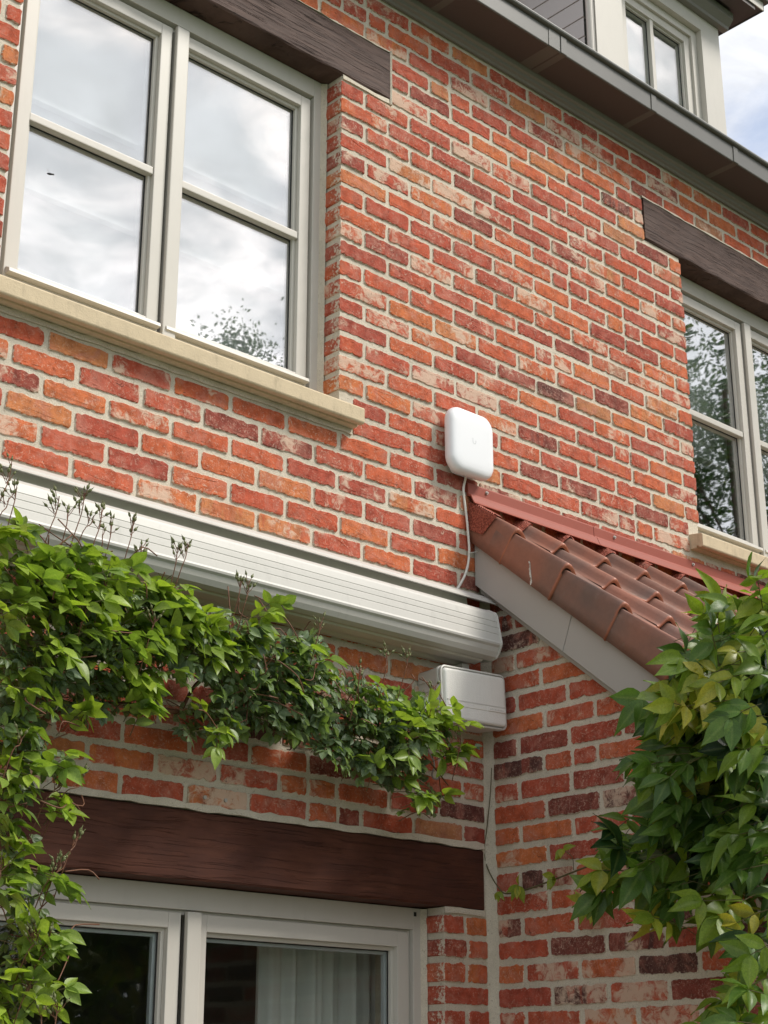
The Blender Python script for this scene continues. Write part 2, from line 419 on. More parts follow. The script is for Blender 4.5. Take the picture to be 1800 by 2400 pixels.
def wallsheet(name, holes, x0, x1, z0, z1, Y, depth, parent):
    xs = sorted({x0, x1, *[h[0] for h in holes], *[h[1] for h in holes]}); zs = sorted({z0, z1, *[h[2] for h in holes], *[h[3] for h in holes]})
    xs = [x for x in xs if x0 <= x <= x1]; zs = [z for z in zs if z0 <= z <= z1]
    solid = lambda cx, cz: x0 < cx < x1 and z0 < cz < z1 and not any(h[0] < cx < h[1] and h[2] < cz < h[3] for h in holes)
    mb = MB(); e = 1e-4
    for i in range(len(xs) - 1):
        for j in range(len(zs) - 1):
            a, b, c, d = xs[i], xs[i + 1], zs[j], zs[j + 1]; cx, cz = (a + b) / 2, (c + d) / 2
            if not solid(cx, cz): continue
            mb.quad((a, Y, c), (b, Y, c), (b, Y, d), (a, Y, d))
            mb.quad((a, Y + depth, c), (a, Y + depth, d), (b, Y + depth, d), (b, Y + depth, c))
            if not solid(a - e, cz): mb.quad((a, Y, c), (a, Y, d), (a, Y + depth, d), (a, Y + depth, c))
            if not solid(b + e, cz): mb.quad((b, Y, c), (b, Y + depth, c), (b, Y + depth, d), (b, Y, d))
            if not solid(cx, c - e): mb.quad((a, Y, c), (a, Y + depth, c), (b, Y + depth, c), (b, Y, c))
            if not solid(cx, d + e): mb.quad((a, Y, d), (b, Y, d), (b, Y + depth, d), (a, Y + depth, d))
    return mb.build(name, M['mortar'], parent, weld=True)
WH = [(h[0] - 0.005, h[1] + 0.005, h[2], h[3]) for h in OPEN] + HOLE[3:]
wall = wallsheet('wall', WH, -1.5, 8.0, 0.0, 5.24, 0.0045, 0.30, house)

def brick_geo(u0, u1, v0, v1, depth, r, n0=0.0, fine=True):
    """rough-edged brick in (u, v, n): outline ring behind, arris ring, two rings on the face, cap"""
    L, H = u1 - u0, v1 - v0
    ns, nh = max(3, int(L / (0.0125 if fine else 0.05))), (4 if fine else 2)
    pts = []
    cc = min(0.007, H * 0.16)
    def cj(): return cc * r.uniform(0.25, 1.0)
    a, b, c, d = cj(), cj(), cj(), cj()
    wob = r.uniform(0.0007, 0.0014)
    sag0, sag1 = r.gauss(0, .0007), r.gauss(0, .0007); slope = r.gauss(0, .006)
    J = lambda: r.gauss(0, wob)
    def chip(): return -abs(r.gauss(0.0022, .0016)) if r.random() < 0.10 else 0.0
    for i in range(ns + 1): x_ = u0 + a + (L - a - b) * i / ns; pts.append((x_, v0 + J() - chip() + sag0 * math.sin(9 * i / ns) + slope * (x_ - (u0 + u1) / 2)))
    for i in range(1, nh + 1): pts.append((u1 + J() * 0.8, v0 + b + (H - b - c) * (i - 1) / (nh - 1)))
    for i in range(ns + 1): x_ = u1 - c - (L - c - d) * i / ns; pts.append((x_, v1 + J() + chip() + sag1 * math.sin(8 * i / ns) + slope * (x_ - (u0 + u1) / 2)))
    for i in range(1, nh + 1): pts.append((u0 + J() * 0.8, v1 - d - (H - d - a) * (i - 1) / (nh - 1)))
    n = len(pts); cu, cv = (u0 + u1) / 2, (v0 + v1) / 2
    tu, tv = r.gauss(0, 0.006), r.gauss(0, 0.012)
    base = n0 + r.uniform(-0.0015, 0.0025)
    def ring(ins, nn, jit):
        o = []
        for (u, v) in pts:
            su = max(0.0, 1 - ins / (L / 2)); sv = max(0.0, 1 - ins / (H / 2))
            uu = cu + (u - cu) * su; vv = cv + (v - cv) * sv
            o.append((uu, vv, nn + (uu - cu) * tu + (vv - cv) * tv + r.gauss(0, jit)))
        return o
    rings = [[(u, v, n0 - depth) for u, v in pts], ring(0.0, base - 0.0026, 0.0006), ring(0.0020, base - 0.0003, 0.0004), ring(0.0105, base, 0.0004)]
    vs = [p for rg in rings for p in rg]
    fs = []
    for k in range(3):
        for i in range(n):
            j = (i + 1) % n
            fs.append((k * n + i, k * n + j, (k + 1) * n + j, (k + 1) * n + i))
    fs.append(tuple(3 * n + i for i in range(n)))
    edge = [0.25 if depth > 0.05 else 1.0] * n + [1.0] * n + [0.55] * n + [0.0] * n
    return vs, fs, edge

def brick_layout(u_lo, u_hi, v_top, rows, holes, phase, r):
    """running bond with a few headers, cut round the holes: yields (u0,u1,v0,v1)"""
    out = []
    for k in range(rows):
        vt = v_top - k * COURSE
        bh = 0.0515 + r.uniform(-0.003, 0.0025)
        v1 = vt + r.uniform(-0.001, 0.001); v0 = v1 - bh
        vm = (v0 + v1) / 2
        free = [(u_lo, u_hi)]
        for h in holes:
            if h[2] - 0.012 < vm < h[3] + 0.012:
                nf = []
                for a, b in free:
                    if h[1] <= a or h[0] >= b: nf.append((a, b)); continue
                    if h[0] > a: nf.append((a, h[0]))
                    if h[1] < b: nf.append((h[1], b))
                free = nf
        u = phase + (0 if k % 2 else UNIT / 2) + r.uniform(-0.004, 0.004)
        u -= math.ceil((u - u_lo) / UNIT + 1) * UNIT
        cuts = []
        while u < u_hi + UNIT:
            cuts.append(u + r.uniform(-0.004, 0.004))
            if r.random() < 0.045: cuts.append(u + UNIT * r.choice((0.45, 0.5, 0.55)))
            u += UNIT
        for a, b in free:
            cs = [a - 0.008] + [c for c in cuts if a + 0.05 < c < b - 0.05] + [b + 0.008]
            for p, q in zip(cs[:-1], cs[1:]):
                jw = 0.0145 + r.uniform(-0.0025, 0.003)
                s, e = p + jw / 2, q - jw / 2
                if e - s > 0.022: out.append((s, e, v0, v1, p < a + 1e-6, q > b - 1e-6))
    return out

def brick_mesh(name, items, bmat):
    vs, fs, cols = [], [], []
    for (v, f, e, rn) in items:
        k = len(vs); vs.extend(v); fs.extend([tuple(i + k for i in q) for q in f])
        cols.extend([(rn[0], rn[1], rn[2], x) for x in e])
    me = bpy.data.meshes.new(name); me.from_pydata(vs, [], fs)
    at = me.attributes.new('bk', 'FLOAT_COLOR', 'POINT')
    at.data.foreach_set('color', [c for q in cols for c in q])
    me.update()
    return me

def lay_bricks(wallobj, layout, tomap, depth_of, r, limit=300, dark=0.0):
    """each brick that shows largest is an object of its own; the rest one mesh"""
    recs = []
    for b in layout:
        u0, u1, v0, v1 = b[:4]
        px, py, d = project(tomap((u0 + u1) / 2, (v0 + v1) / 2, 0))
        vs, fs, e = brick_geo(u0, u1, v0, v1, depth_of(b), r, 0.0, -150 < px < 1950 and -150 < py < 2550 and d > 0.5)
        vs = [tomap(*p) for p in vs]
        x = r.random()
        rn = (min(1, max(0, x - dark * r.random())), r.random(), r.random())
        c = tomap((u0 + u1) / 2, (v0 + v1) / 2, 0)
        px, py, d = project(c)
        c1, c2 = project(tomap(u0, v0, 0)), project(tomap(u1, v1, 0))
        area = abs((c1[0] - c2[0]) * (c1[1] - c2[1])) if d > 0.5 else 0
        inside = -30 < px < 1830 and -30 < py < 2430 and d > 0.5
        recs.append((area if inside else 0, vs, fs, e, rn))
    order = sorted(range(len(recs)), key=lambda i: -recs[i][0])
    single = set(i for i in order[:limit] if recs[i][0] > 0)
    for i in order:
        if i in single:
            o = link('brick', brick_mesh('brick', [recs[i][1:]], None), M['brick'], wallobj)
    rest = [recs[i][1:] for i in order if i not in single]
    o = link('brick_field', brick_mesh('brick_field', rest, None), M['brick'], wallobj)
    tag(o, kind='stuff')

rb = random.Random(11)
def jamb_depth(b): return 0.092 if (b[4] or b[5]) else 0.012
BH = OPEN + [(h[0], h[1], h[2] - 0.004, h[3] + 0.004) for h in HOLE[3:]] + [(3.598, 3.64, 0, 3.30), (1.69, 3.048, 3.50, 3.60), (4.765, 6.1, 3.50, 3.60)]
lay = brick_layout(-1.4, 7.9, ZTOP, 76, BH, 2.984 + 0.003, rb)
lay_bricks(wall, lay, lambda u, v, n: (u, -n, v), jamb_depth, rb)

# screw fixings left in a brick over the door
for px, py in ((480, 1868.5), (528.5, 1875.5)):
    c = atY(px, py, -0.003)
    s = MB().tube([c, c + Vector((0, -0.004, 0))], 0.0052, 10).build('screw', M['steel'], house)

# ------------------------------------------------------------------ lintels, sills
def beam(name, x0, x1, z0, z1, Y0, mat, seed):
    r = random.Random(seed); n = int((x1 - x0) / 0.06)
    prof = []
    mb = MB(); vs = []
    for i in range(n + 1):
        x = x0 + (x1 - x0) * i / n
        j = lambda s=0.0016: r.gauss(0, s)
        vs += [(x, Y0 + 0.004 + j(), z0 + 0.0 + j(.0008)), (x, Y0 + j(.0008), z0 + 0.006), (x, Y0 + j(.001), z1 - 0.006), (x, Y0 + 0.005, z1 + j(.001)), (x, 0.22, z1), (x, 0.22, z0 + j(.0006))]
    fs = []
    for i in range(n):
        for k in range(6):
            fs.append((i * 6 + k, i * 6 + (k + 1) % 6, (i + 1) * 6 + (k + 1) % 6, (i + 1) * 6 + k))
    fs += [tuple(range(5, -1, -1)), tuple(n * 6 + k for k in range(6))]
    mb.add(vs, fs)
    return mb.build(name, mat, house)
beam('lintel', 1.50, 3.203, 4.791, 4.982, -0.004, M['lintel_up'], 1)
beam('lintel', 4.605, 6.24, 4.791, 4.980, -0.005, M['lintel_up'], 2)
tag(beam('lintel', 1.20, 3.586, 2.102, 2.279, -0.003, M['lintel_low'], 3), 'reddish brown stained wooden beam over the patio door')
# pointing along the beams
def strip(x0, x1, z0, z1, Y, seed, name='pointing'):
    r = random.Random(seed); n = max(2, int((x1 - x0) / 0.035)); vs = []; fs = []
    for i in range(n + 1):
        x = x0 + (x1 - x0) * i / n
        a, b = z0 + r.gauss(0, .0014), z1 + r.gauss(0, .0022)
        vs += [(x, 0.02, a), (x, Y, a), (x, Y + 0.002, b), (x, 0.02, b)]
    for i in range(n):
        for k in range(3): fs.append((i * 4 + k, i * 4 + k + 1, (i + 1) * 4 + k + 1, (i + 1) * 4 + k))
    return MB().add(vs, fs).build(name, M['mortar'], house)
strip(1.20, 3.59, 2.281, 2.299, -0.006, 5)
strip(1.50, 3.21, 4.983, 4.989, -0.003, 6)
strip(4.60, 6.24, 4.981, 4.989, -0.004, 7)
strip(2.99, 3.206, 4.775, 4.790, -0.002, 8)
MB().prismz([(3.2035, 0.02), (3.2035, -0.004), (3.2085, -0.007), (3.2135, -0.003), (3.2135, 0.02)], 4.772, 4.99).build('pointing', M['mortar'], house)
strip(3.418, 3.59, 2.083, 2.1005, -0.002, 9)
strip(1.70, 3.04, 3.500, 3.517, -0.002, 10)

def sill(x0, x1, mirror=False):
    prof = [(0.16, 3.601), (-0.052, 3.573), (-0.057, 3.568), (-0.057, 3.524), (-0.053, 3.519), (-0.036, 3.519), (-0.034, 3.526), (-0.026, 3.526), (-0.024, 3.519), (0.0, 3.519), (0.16, 3.519)]
    return MB().prismx(prof, x0, x1).build('window_sill', M['stone'], house, bevel=0.0015, seg=1)
sill(1.69, 3.042); sill(4.770, 6.10)

# ------------------------------------------------------------------ windows
def frame_ring(mb, x0, x1, z0, z1, w, y0, y1, wb=None, wt=None):
    wb = w if wb is None else wb; wt = w if wt is None else wt
    mb.box(x0, x0 + w, y0, y1, z0, z1); mb.box(x1 - w, x1, y0, y1, z0, z1)
    mb.box(x0 + w, x1 - w, y0, y1, z1 - wt, z1); mb.box(x0 + w, x1 - w, y0, y1, z0, z0 + wb)
    return mb
def pane_obj(x0, x1, z0, z1, Y, parent, gm='glass'):
    return MB().box(x0, x1, Y, Y + 0.004, z0, z1).build('pane', M[gm], parent)
def gasket(mb, x0, x1, z0, z1, Y):
    frame_ring(mb, x0, x1, z0, z1, 0.004, Y - 0.0015, Y + 0.001)

def sash(win, x0, x1, z0, z1, yf, bars, inner, prof=0.040, gm='glass', drip=True):
    """a casement: frame, glazing bar(s), panes, gasket, drip rail"""
    s = frame_ring(MB(), x0, x1, z0, z1, prof, yf + 0.004, yf + 0.060).build('sash', M['paint'], win, bevel=0.0022)
    xi0, xi1, zi0, zi1 = x0 + prof, x1 - prof, z0 + prof, z1 - prof
    # bead stepping down to the glass
    frame_ring(MB(), xi0, xi1, zi0, zi1, 0.011, yf + 0.020, yf + 0.058).build('glazing_bead', M['paint'], win, bevel=0.0018)
    yg = yf + 0.034
    zs = [zi0 + 0.009] + [b for b in bars] + [zi1 - 0.009]
    for b in bars:
        MB().box(xi0 + 0.001, xi1 - 0.001, yf + 0.0075, yg - 0.001, b - 0.0125, b + 0.0125).build('glazing_bar', M['paint'], win, bevel=0.003)
    gk = MB(); sp = MB()
    for a, b in zip(zs[:-1], zs[1:]):
        a2 = a + (0.010 if a != zs[0] else 0); b2 = b - (0.010 if b != zs[-1] else 0)
        pane_obj(xi0 + 0.009, xi1 - 0.009, a2, b2, yg, win, gm)
        gasket(gk, xi0 + 0.0105, xi1 - 0.0105, a2 + 0.001, b2 - 0.001, yg - 0.0005)
        frame_ring(sp, xi0 + 0.009, xi1 - 0.009, a2, b2, 0.013, yg + 0.006, yg + 0.018)
    gk.build('gasket', M['rubber'], win)
    sp.build('pane_spacer', M['spacer'], win)
    if drip:
        MB().prismx([(yf + 0.004, z0 + 0.034), (yf - 0.016, z0 + 0.024), (yf - 0.018, z0 + 0.012), (yf - 0.006, z0 + 0.010), (yf + 0.004, z0 + 0.010)], x0 + 0.006, x1 - 0.002).build('drip_rail', M['paint'], win, bevel=0.0012, seg=1)

def casement_window(x0, x1, z0, z1, yf, mull, bar, label=None):
    """x0..x1 opening; mull = left,right edge of the cover strip; bar = height of the glazing bar"""
    fw = 0.045
    mb = MB(); frame_ring(mb, x0 + 0.001, x1 - 0.001, z0, z1 - 0.001, fw, yf, yf + 0.075, wb=0.05, wt=0.066)
    frame_ring(mb, x0 + fw, x1 - fw, z0 + 0.05, z1 - 0.067, 0.014, yf + 0.024, yf + 0.075)
    win = mb.build('window', M['paint'], house, bevel=0.002)
    if label: win['label'] = label
    zi0, zi1 = z0 + 0.052, z1 - 0.084
    sash(win, x0 + fw + 0.014, mull[0] - 0.008, zi0, zi1, yf, [bar], None)
    sash(win, mull[0] + 0.004, x1 - fw - 0.014, zi0, zi1, yf, [bar], None)
    MB().box(mull[0], mull[1], yf - 0.012, yf + 0.0035, zi0 - 0.012, zi1 + 0.006).build('mullion', M['paint'], win, bevel=0.003)
    # sealant at the jamb
    return win
YF = 0.085
casement_window(1.796, 2.983, 3.600, 4.790, YF, (2.368, 2.414), 4.178, 'window with two casements reflecting pale cloud')
casement_window(4.837, 6.019, 3.600, 4.790, YF, (5.377, 5.423), 4.176, 'window at the right with a tree mirrored in it')
strip_x = [(2.9805, 2.9835)]
MB().prismz([(2.9835, 0.072), (2.9835, 0.0855), (2.966, 0.0855)], 3.60, 4.788).build('sealant', M['mortar'], house)
MB().prismz([(3.4155, 0.072), (3.4155, 0.0855), (3.399, 0.0855)], 0.06, 2.098).build('sealant', M['mortar'], house)

# patio door
dm = MB(); frame_ring(dm, 1.721, 3.415, 0.05, 2.099, 0.045, YF, YF + 0.075, wb=0.04, wt=0.062)
frame_ring(dm, 1.766, 3.370, 0.09, 2.037, 0.012, YF + 0.016, YF + 0.075)
door = dm.build('patio_door', M['paint'], house, bevel=0.002)
sash(door, 1.780, 2.531, 0.10, 2.029, YF, [], None, prof=0.040, gm='clearglass', drip=False)
sash(door, 2.572, 3.354, 0.10, 2.029, YF, [], None, prof=0.044, gm='clearglass', drip=False)
MB().box(2.541, 2.586, YF - 0.013, YF + 0.0035, 0.10, 2.032).build('mullion', M['paint'], door, bevel=0.003)
c = atY(973, 2143, YF - 0.001)
MB().box(c.x - 0.004, c.x + 0.004, YF - 0.003, YF + 0.002, c.z - 0.006, c.z + 0.006).build('drain_cap', M['rubber'], door)

# rooms behind the glass
def room(x0, x1, y0, y1, z0, z1, mat):
    mb = MB()
    mb.quad((x0, y1, z0), (x1, y1, z0), (x1, y1, z1), (x0, y1, z1))
    mb.quad((x0, y0, z0), (x0, y1, z0), (x0, y1, z1), (x0, y0, z1)); mb.quad((x1, y0, z0), (x1, y0, z1), (x1, y1, z1), (x1, y1, z0))
    mb.quad((x0, y0, z0), (x1, y0, z0), (x1, y1, z0), (x0, y1, z0)); mb.quad((x0, y0, z1), (x0, y1, z1), (x1, y1, z1), (x1, y0, z1))
    return mb.build('room_shell', mat, house)
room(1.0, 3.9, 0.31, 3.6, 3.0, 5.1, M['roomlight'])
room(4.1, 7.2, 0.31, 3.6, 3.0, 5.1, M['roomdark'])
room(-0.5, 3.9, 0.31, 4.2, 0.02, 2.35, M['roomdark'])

# ------------------------------------------------------------------ cornice and gutter
MB().prismx([(0.0, 5.186), (-0.010, 5.186), (-0.012, 5.196), (-0.022, 5.200), (-0.024, 5.212), (-0.034, 5.217), (-0.037, 5.2335), (-0.20, 5.2335), (-0.20, 5.245), (0.0, 5.245)][:7] + [(-0.037, 5.245), (0.0, 5.245)], -1.5, 8.0).build('cornice', M['cornice'], house, bevel=0.0015, seg=1)
GX0, GX1 = -1.5, 8.0
gut = MB().prismx([(-0.030, 5.2345), (-0.181, 5.2345), (-0.184, 5.2375), (-0.186, 5.318), (-0.180, 5.318), (-0.178, 5.243), (-0.036, 5.243), (-0.036, 5.36), (-0.030, 5.36)], GX0, GX1).build('gutter', M['gutter'], house, bevel=0.0015, seg=1)
n = 12
MB().prismx([(-0.190 + 0.0115 * math.cos(2 * math.pi * i / n), 5.3235 + 0.0115 * math.sin(2 * math.pi * i / n)) for i in range(n)], GX0, GX1).build('gutter_bead', M['gutter'], gut, smooth=False)
for x in (1.77, 2.31, 2.85, 3.385, 3.925, 4.468, 5.02, 5.56, 6.1, 6.64):
    MB().prismx([(-0.034, 5.2330), (-0.183, 5.2330), (-0.1875, 5.2360), (-0.1895, 5.310), (-0.186, 5.310), (-0.183, 5.240), (-0.034, 5.236)], x - 0.016, x + 0.016).build('gutter_strap', M['gutter'], gut, bevel=0.001, seg=1)
MB().prismx([(-0.036, 5.2337), (-0.182, 5.2337), (-0.1862, 5.2368), (-0.1882, 5.312), (-0.186, 5.312), (-0.183, 5.240), (-0.036, 5.2365)], 3.842, 3.902).build('gutter_union', M['gutter'], gut)
# thin sheet beneath the box gutter, underside shade put into its darker colour
MB().prismx([(-0.040, 5.2338), (-0.178, 5.2338), (-0.178, 5.2343), (-0.040, 5.2343)], GX0, GX1).build('gutter_underside_shade', M['plum_shade'], gut)
# main roof slope behind the gutter
MB().prismx([(-0.03, 5.33), (3.4, 8.4), (3.4, 8.3), (-0.03, 5.25)], -1.5, 8.0).build('roof', M['slate'], house)

# ------------------------------------------------------------------ dormer
YD = 0.25
db = MB()
ox0, ox1, oz0, oz1 = 4.886, 5.496, 5.80, 6.378
for a, b, c_, d_ in ((4.690, ox0, 5.4, 6.62), (ox1, 5.645, 5.4, 6.62), (ox0, ox1, oz1, 6.62), (ox0, ox1, 5.4, oz0)):
    db.box(a, b, YD, YD + 0.08, c_, d_)
dorm = db.build('dormer', M['paint'], house, bevel=0.002)
MB().box(4.66, 4.69, YD + 0.08, 2.2, 5.4, 6.62).build('dormer_cheek_core', M['clad'], dorm)
MB().box(5.615, 5.645, YD + 0.081, 2.2, 5.4, 6.62).build('dormer_cheek_core', M['clad'], dorm)
z = 5.437
while z < 6.62:
    MB().prismx([(0, 0)], 0, 0) if False else None
    bx = MB(); zt = min(z + 0.0965, 6.615)
    bx.add([(4.6585, YD + 0.035, z), (4.6585, 2.2, z), (4.648, 2.2, z + 0.004), (4.648, YD + 0.035, z + 0.004), (4.648, YD + 0.035, zt), (4.648, 2.2, zt), (4.6585, 2.2, zt), (4.6585, YD + 0.035, zt)],
           [(0, 1, 2, 3), (3, 2, 5, 4), (4, 5, 6, 7)])
    bx.build('cladding_board', M['clad'], dorm)
    z += 0.1
# corner trim: rounded bead, groove, panel edge
MB().prismz([(4.646 + 0.0135 + 0.0135 * math.cos(a), YD + 0.012 + 0.016 * math.sin(a)) for a in [2 * math.pi * i / 14 for i in range(14)]], 5.4, 6.62).build('corner_trim', M['paint'], dorm)
MB().box(4.6735, 4.6885, YD + 0.006, YD + 0.06, 5.4, 6.62).build('corner_trim', M['cornice'], dorm)
# its window, set back in the opening
yw = YD + 0.030
dwin = frame_ring(MB(), ox0 + 0.001, ox1 - 0.001, oz0 + 0.001, oz1 - 0.001, 0.040, yw, yw + 0.06, wb=0.04).build('dormer_window', M['paint'], dorm, bevel=0.002)
frame_ring(MB(), ox0 + 0.041, ox1 - 0.041, oz0 + 0.042, oz1 - 0.041, 0.042, yw + 0.014, yw + 0.06).build('sash', M['paint'], dorm, bevel=0.002)
frame_ring(MB(), ox0 + 0.083, ox1 - 0.083, oz0 + 0.084, oz1 - 0.083, 0.010, yw + 0.028, yw + 0.06).build('glazing_bead', M['paint'], dorm, bevel=0.0015)
xm = 5.167
MB().box(xm - 0.0125, xm + 0.0125, yw + 0.018, yw + 0.040, oz0 + 0.08, oz1 - 0.08).build('glazing_bar', M['paint'], dorm, bevel=0.003)
MB().box(ox0 + 0.05, ox1 - 0.05, yw + 0.010, yw + 0.0135, 5.872, 5.895).build('glazing_bar', M['paint'], dorm, bevel=0.001)
for a, b in ((ox0 + 0.09, xm - 0.011), (xm + 0.011, ox1 - 0.09)):
    pane_obj(a, b, oz0 + 0.09, oz1 - 0.089, yw + 0.041, dorm, 'dormerglass')
gk = MB()
for a, b in ((ox0 + 0.093, xm - 0.0125), (xm + 0.0125, ox1 - 0.093)): frame_ring(gk, a, b, oz0 + 0.094, oz1 - 0.093, 0.004, yw + 0.0385, yw + 0.0405)
gk.build('gasket', M['rubber'], dorm)
db2 = MB().box(4.70, 5.61, YD + 0.30, YD + 0.32, 5.4, 6.62).build('dormer_inner_wall', M['roomlight'], dorm)
# cornice, soffit, fascia and gutter of the dormer roof
MB().prismx([(YD + 0.002, 6.455), (YD - 0.030, 6.455), (YD - 0.034, 6.470), (YD - 0.062, 6.500), (YD - 0.066, 6.535), (YD - 0.040, 6.556), (YD + 0.002, 6.556)], 4.50, 5.690).build('dormer_cornice', M['cornice'], dorm, bevel=0.002, seg=1)
MB().box(4.45, 5.798, 0.088, 2.4, 6.557, 6.569).build('dormer_soffit', M['plum_shade'], dorm)
MB().box(4.45, 5.800, 0.082, 0.0875, 6.552, 6.600).build('dormer_fascia', M['paint'], dorm)
MB().box(5.7985, 5.803, 0.082, 2.4, 6.552, 6.600).build('dormer_fascia', M['gutter'], dorm)
MB().box(4.44, 5.83, 0.06, 2.4, 6.601, 6.63).build('dormer_roof', M['gutter'], dorm, bevel=0.004)
MB().prismx([(0.09, 6.5565), (0.09, 6.530), (0.165, 6.530), (0.165, 6.5565)], 4.45, 5.735).build('dormer_gutter', M['plum_shade'], dorm)
MB().prismx([(0.36, 6.557), (0.30, 6.545), (0.30, 6.520), (0.36, 6.520)], 5.645, 5.690).build('dormer_trim', M['plum_shade'], dorm)

# ------------------------------------------------------------------ extension: wall, lean-to roof
XW = 3.62; PITCH = R(39.2); TP = math.tan(PITCH)
def roof_z(y, off=0.0): return 3.427 + TP * y + off          # crest line of the tiles at depth y
ew = MB()
ZB = lambda y: roof_z(y) - 0.26
ew.add([(XW + 0.0045, 0.0, 0), (XW + 0.0045, -1.5, 0), (XW + 0.0045, -1.5, ZB(-1.5)), (XW + 0.0045, 0.0, ZB(0)),
        (XW + 0.3, 0.0, 0), (XW + 0.3, -1.2, 0), (XW + 0.3, -1.2, ZB(-1.2)), (XW + 0.3, 0.0, ZB(0)), (8, -1.5, 0), (8, -1.5, ZB(-1.5))],
       [(0, 1, 2, 3), (4, 7, 6, 5), (1, 8, 9, 2)])
ewall = ew.build('wall', M['mortar'], ext)
rw = random.Random(5)
lay = brick_layout(0.024, 1.49, ZTOP - 0.004, 76, [], 0.024, rw)
lay2 = []
for b in lay:
    top = roof_z(-b[1]) - 0.235
    if b[3] < roof_z(-b[0]) - 0.24 and b[2] > 0: lay2.append(b)
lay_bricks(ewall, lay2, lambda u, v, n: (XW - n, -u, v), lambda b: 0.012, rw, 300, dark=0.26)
lay3 = [b for b in brick_layout(3.64, 7.9, ZTOP - 0.004, 76, [], 3.64, rw) if 0 < b[2] and b[3] < ZB(-1.5)]
lay_bricks(ewall, lay3, lambda u, v, n: (u, -1.5045 - n, v), lambda b: 0.012, rw, 0)
# mortar fillet in the inner corner
r = random.Random(4); vs = []; fs = []
for i in range(80):
    zc = 1.0 + i * 0.0265
    vs += [(3.598 + r.gauss(0, .0012), 0.006, zc), (3.600 + r.gauss(0, .001), -0.0025, zc), (3.617 + r.gauss(0, .001), -0.0075 + r.gauss(0, .001), zc), (3.6185, -0.022 + r.gauss(0, .0015), zc), (3.63, -0.024, zc)]
for i in range(79):
    for k in range(4): fs.append((i * 5 + k, i * 5 + k + 1, (i + 1) * 5 + k + 1, (i + 1) * 5 + k))
MB().add(vs, fs).build('corner_pointing', M['mortar'], ext, smooth=True)

# roof frame: (X, s down the slope from the wall, h out of the slope)
cp, sp_ = math.cos(PITCH), math.sin(PITCH)
def RF(x, s, h): return (x, -s * cp - h * sp_, 3.427 - s * sp_ + h * cp)      # h=0 is the crest plane
roof = MB().add([RF(3.585, 0, -0.10), RF(8, 0, -0.10), RF(8, 1.95, -0.10), RF(3.585, 1.95, -0.10), RF(3.585, 0, -0.075), RF(8, 0, -0.075), RF(8, 1.95, -0.075), RF(3.585, 1.95, -0.075)],
                [(0, 1, 2, 3), (4, 7, 6, 5), (0, 3, 7, 4), (3, 2, 6, 7)]).build('roof', M['rubber'], ext)
GA = 0.2645; TW = 0.2155; XC = 3.573; S0 = 0.262         # gauge, cover width, first crest, lower end of the first course
def tprof(x):
    """height of the pantile over one cover width, x from the crest of its own roll"""
    if x < 0: x2 = -x / 0.033; return 0.040 * (math.cos(min(x2, 1) * math.pi) * 0.5 + 0.5)
    if x < 0.068: return 0.008 + 0.032 * (math.cos(x / 0.068 * math.pi) * 0.5 + 0.5)
    if x < 0.16: return 0.008 - 0.008 * (x - 0.068) / 0.092
    return 0.0
def tile_mesh(verge):
    xs = [-0.036, -0.030, -0.022, -0.014, -0.006, 0.004, 0.014, 0.024, 0.034, 0.046, 0.058, 0.072, 0.10, 0.13, 0.16, 0.188]
    hs = [tprof(x) for x in xs]
    if verge:                                            # side flap, rounded shoulder
        xs = [-0.0195, -0.0195, -0.0192, -0.0175, -0.0140, -0.0085, -0.002] + [x for x in xs if x > 0.005]
        hs = [-0.076, -0.04, 0.004, 0.021, 0.031, 0.0375, 0.040] + [tprof(x) for x in xs[7:]]
    ss = [-0.34, -0.17, -0.035, -0.008, 0.0]
    vs, e, fs = [], [], []
    n = len(xs)
    for si, s in enumerate(ss):
        lift = 0.022 * (1 + s / GA)                      # each tile rides up on the one below
        dr = 0.0 if si < 4 else -0.0035
        for x, h in zip(xs, hs):
            sh = 0.006 * max(0.0, 0.04 - h) / 0.12 if verge else 0.0
            fl_ = min(1.0, max(0.0, (h + 0.03) / 0.05)) if verge else 1.0
            xo = 0.0045 * min(1.0, -s / 0.1) if verge and x < -0.01 else 0.0
            vs.append((x + xo, s + sh, h - 0.057 + (lift * fl_ + 0.012 * (1 - fl_)) + dr)); e.append(0.0 if si < 3 else (0.6 if si == 3 else 1.0))
    for x, h in zip(xs, hs):                             # butt end
        sh = 0.006 * max(0.0, 0.04 - h) / 0.12 if verge else 0.0
        k = 0.016
        if verge and x < -0.0185: vs.append((x + k, -0.001 + sh, h - 0.057 + 0.012)); e.append(1.0)
        else: vs.append((x, -0.002 + sh, h - 0.057 + 0.022 - k)); e.append(1.0)
    for i in range(len(ss)):
        for j in range(n - 1):
            fs.append((i * n + j, i * n + j + 1, (i + 1) * n + j + 1, (i + 1) * n + j))
    if verge:                                            # lower rim of the flap
        k = len(vs)
        for si, s in enumerate(ss):
            sh = 0.006
            vs.append((xs[0] + 0.015, s + sh, hs[0] - 0.057 + 0.012)); e.append(0.7)
        for si in range(len(ss) - 1): fs.append((si * n, (si + 1) * n, k + si + 1, k + si))
    me = bpy.data.meshes.new('tile'); me.from_pydata(vs, [], fs)
    at = me.attributes.new('edge', 'FLOAT', 'POINT'); at.data.foreach_set('value', e)
    me.materials.append(M['tile'])
    me.polygons.foreach_set('use_smooth', [True] * len(me.polygons)); me.update()
    return me
tm, vm = tile_mesh(False), tile_mesh(True)
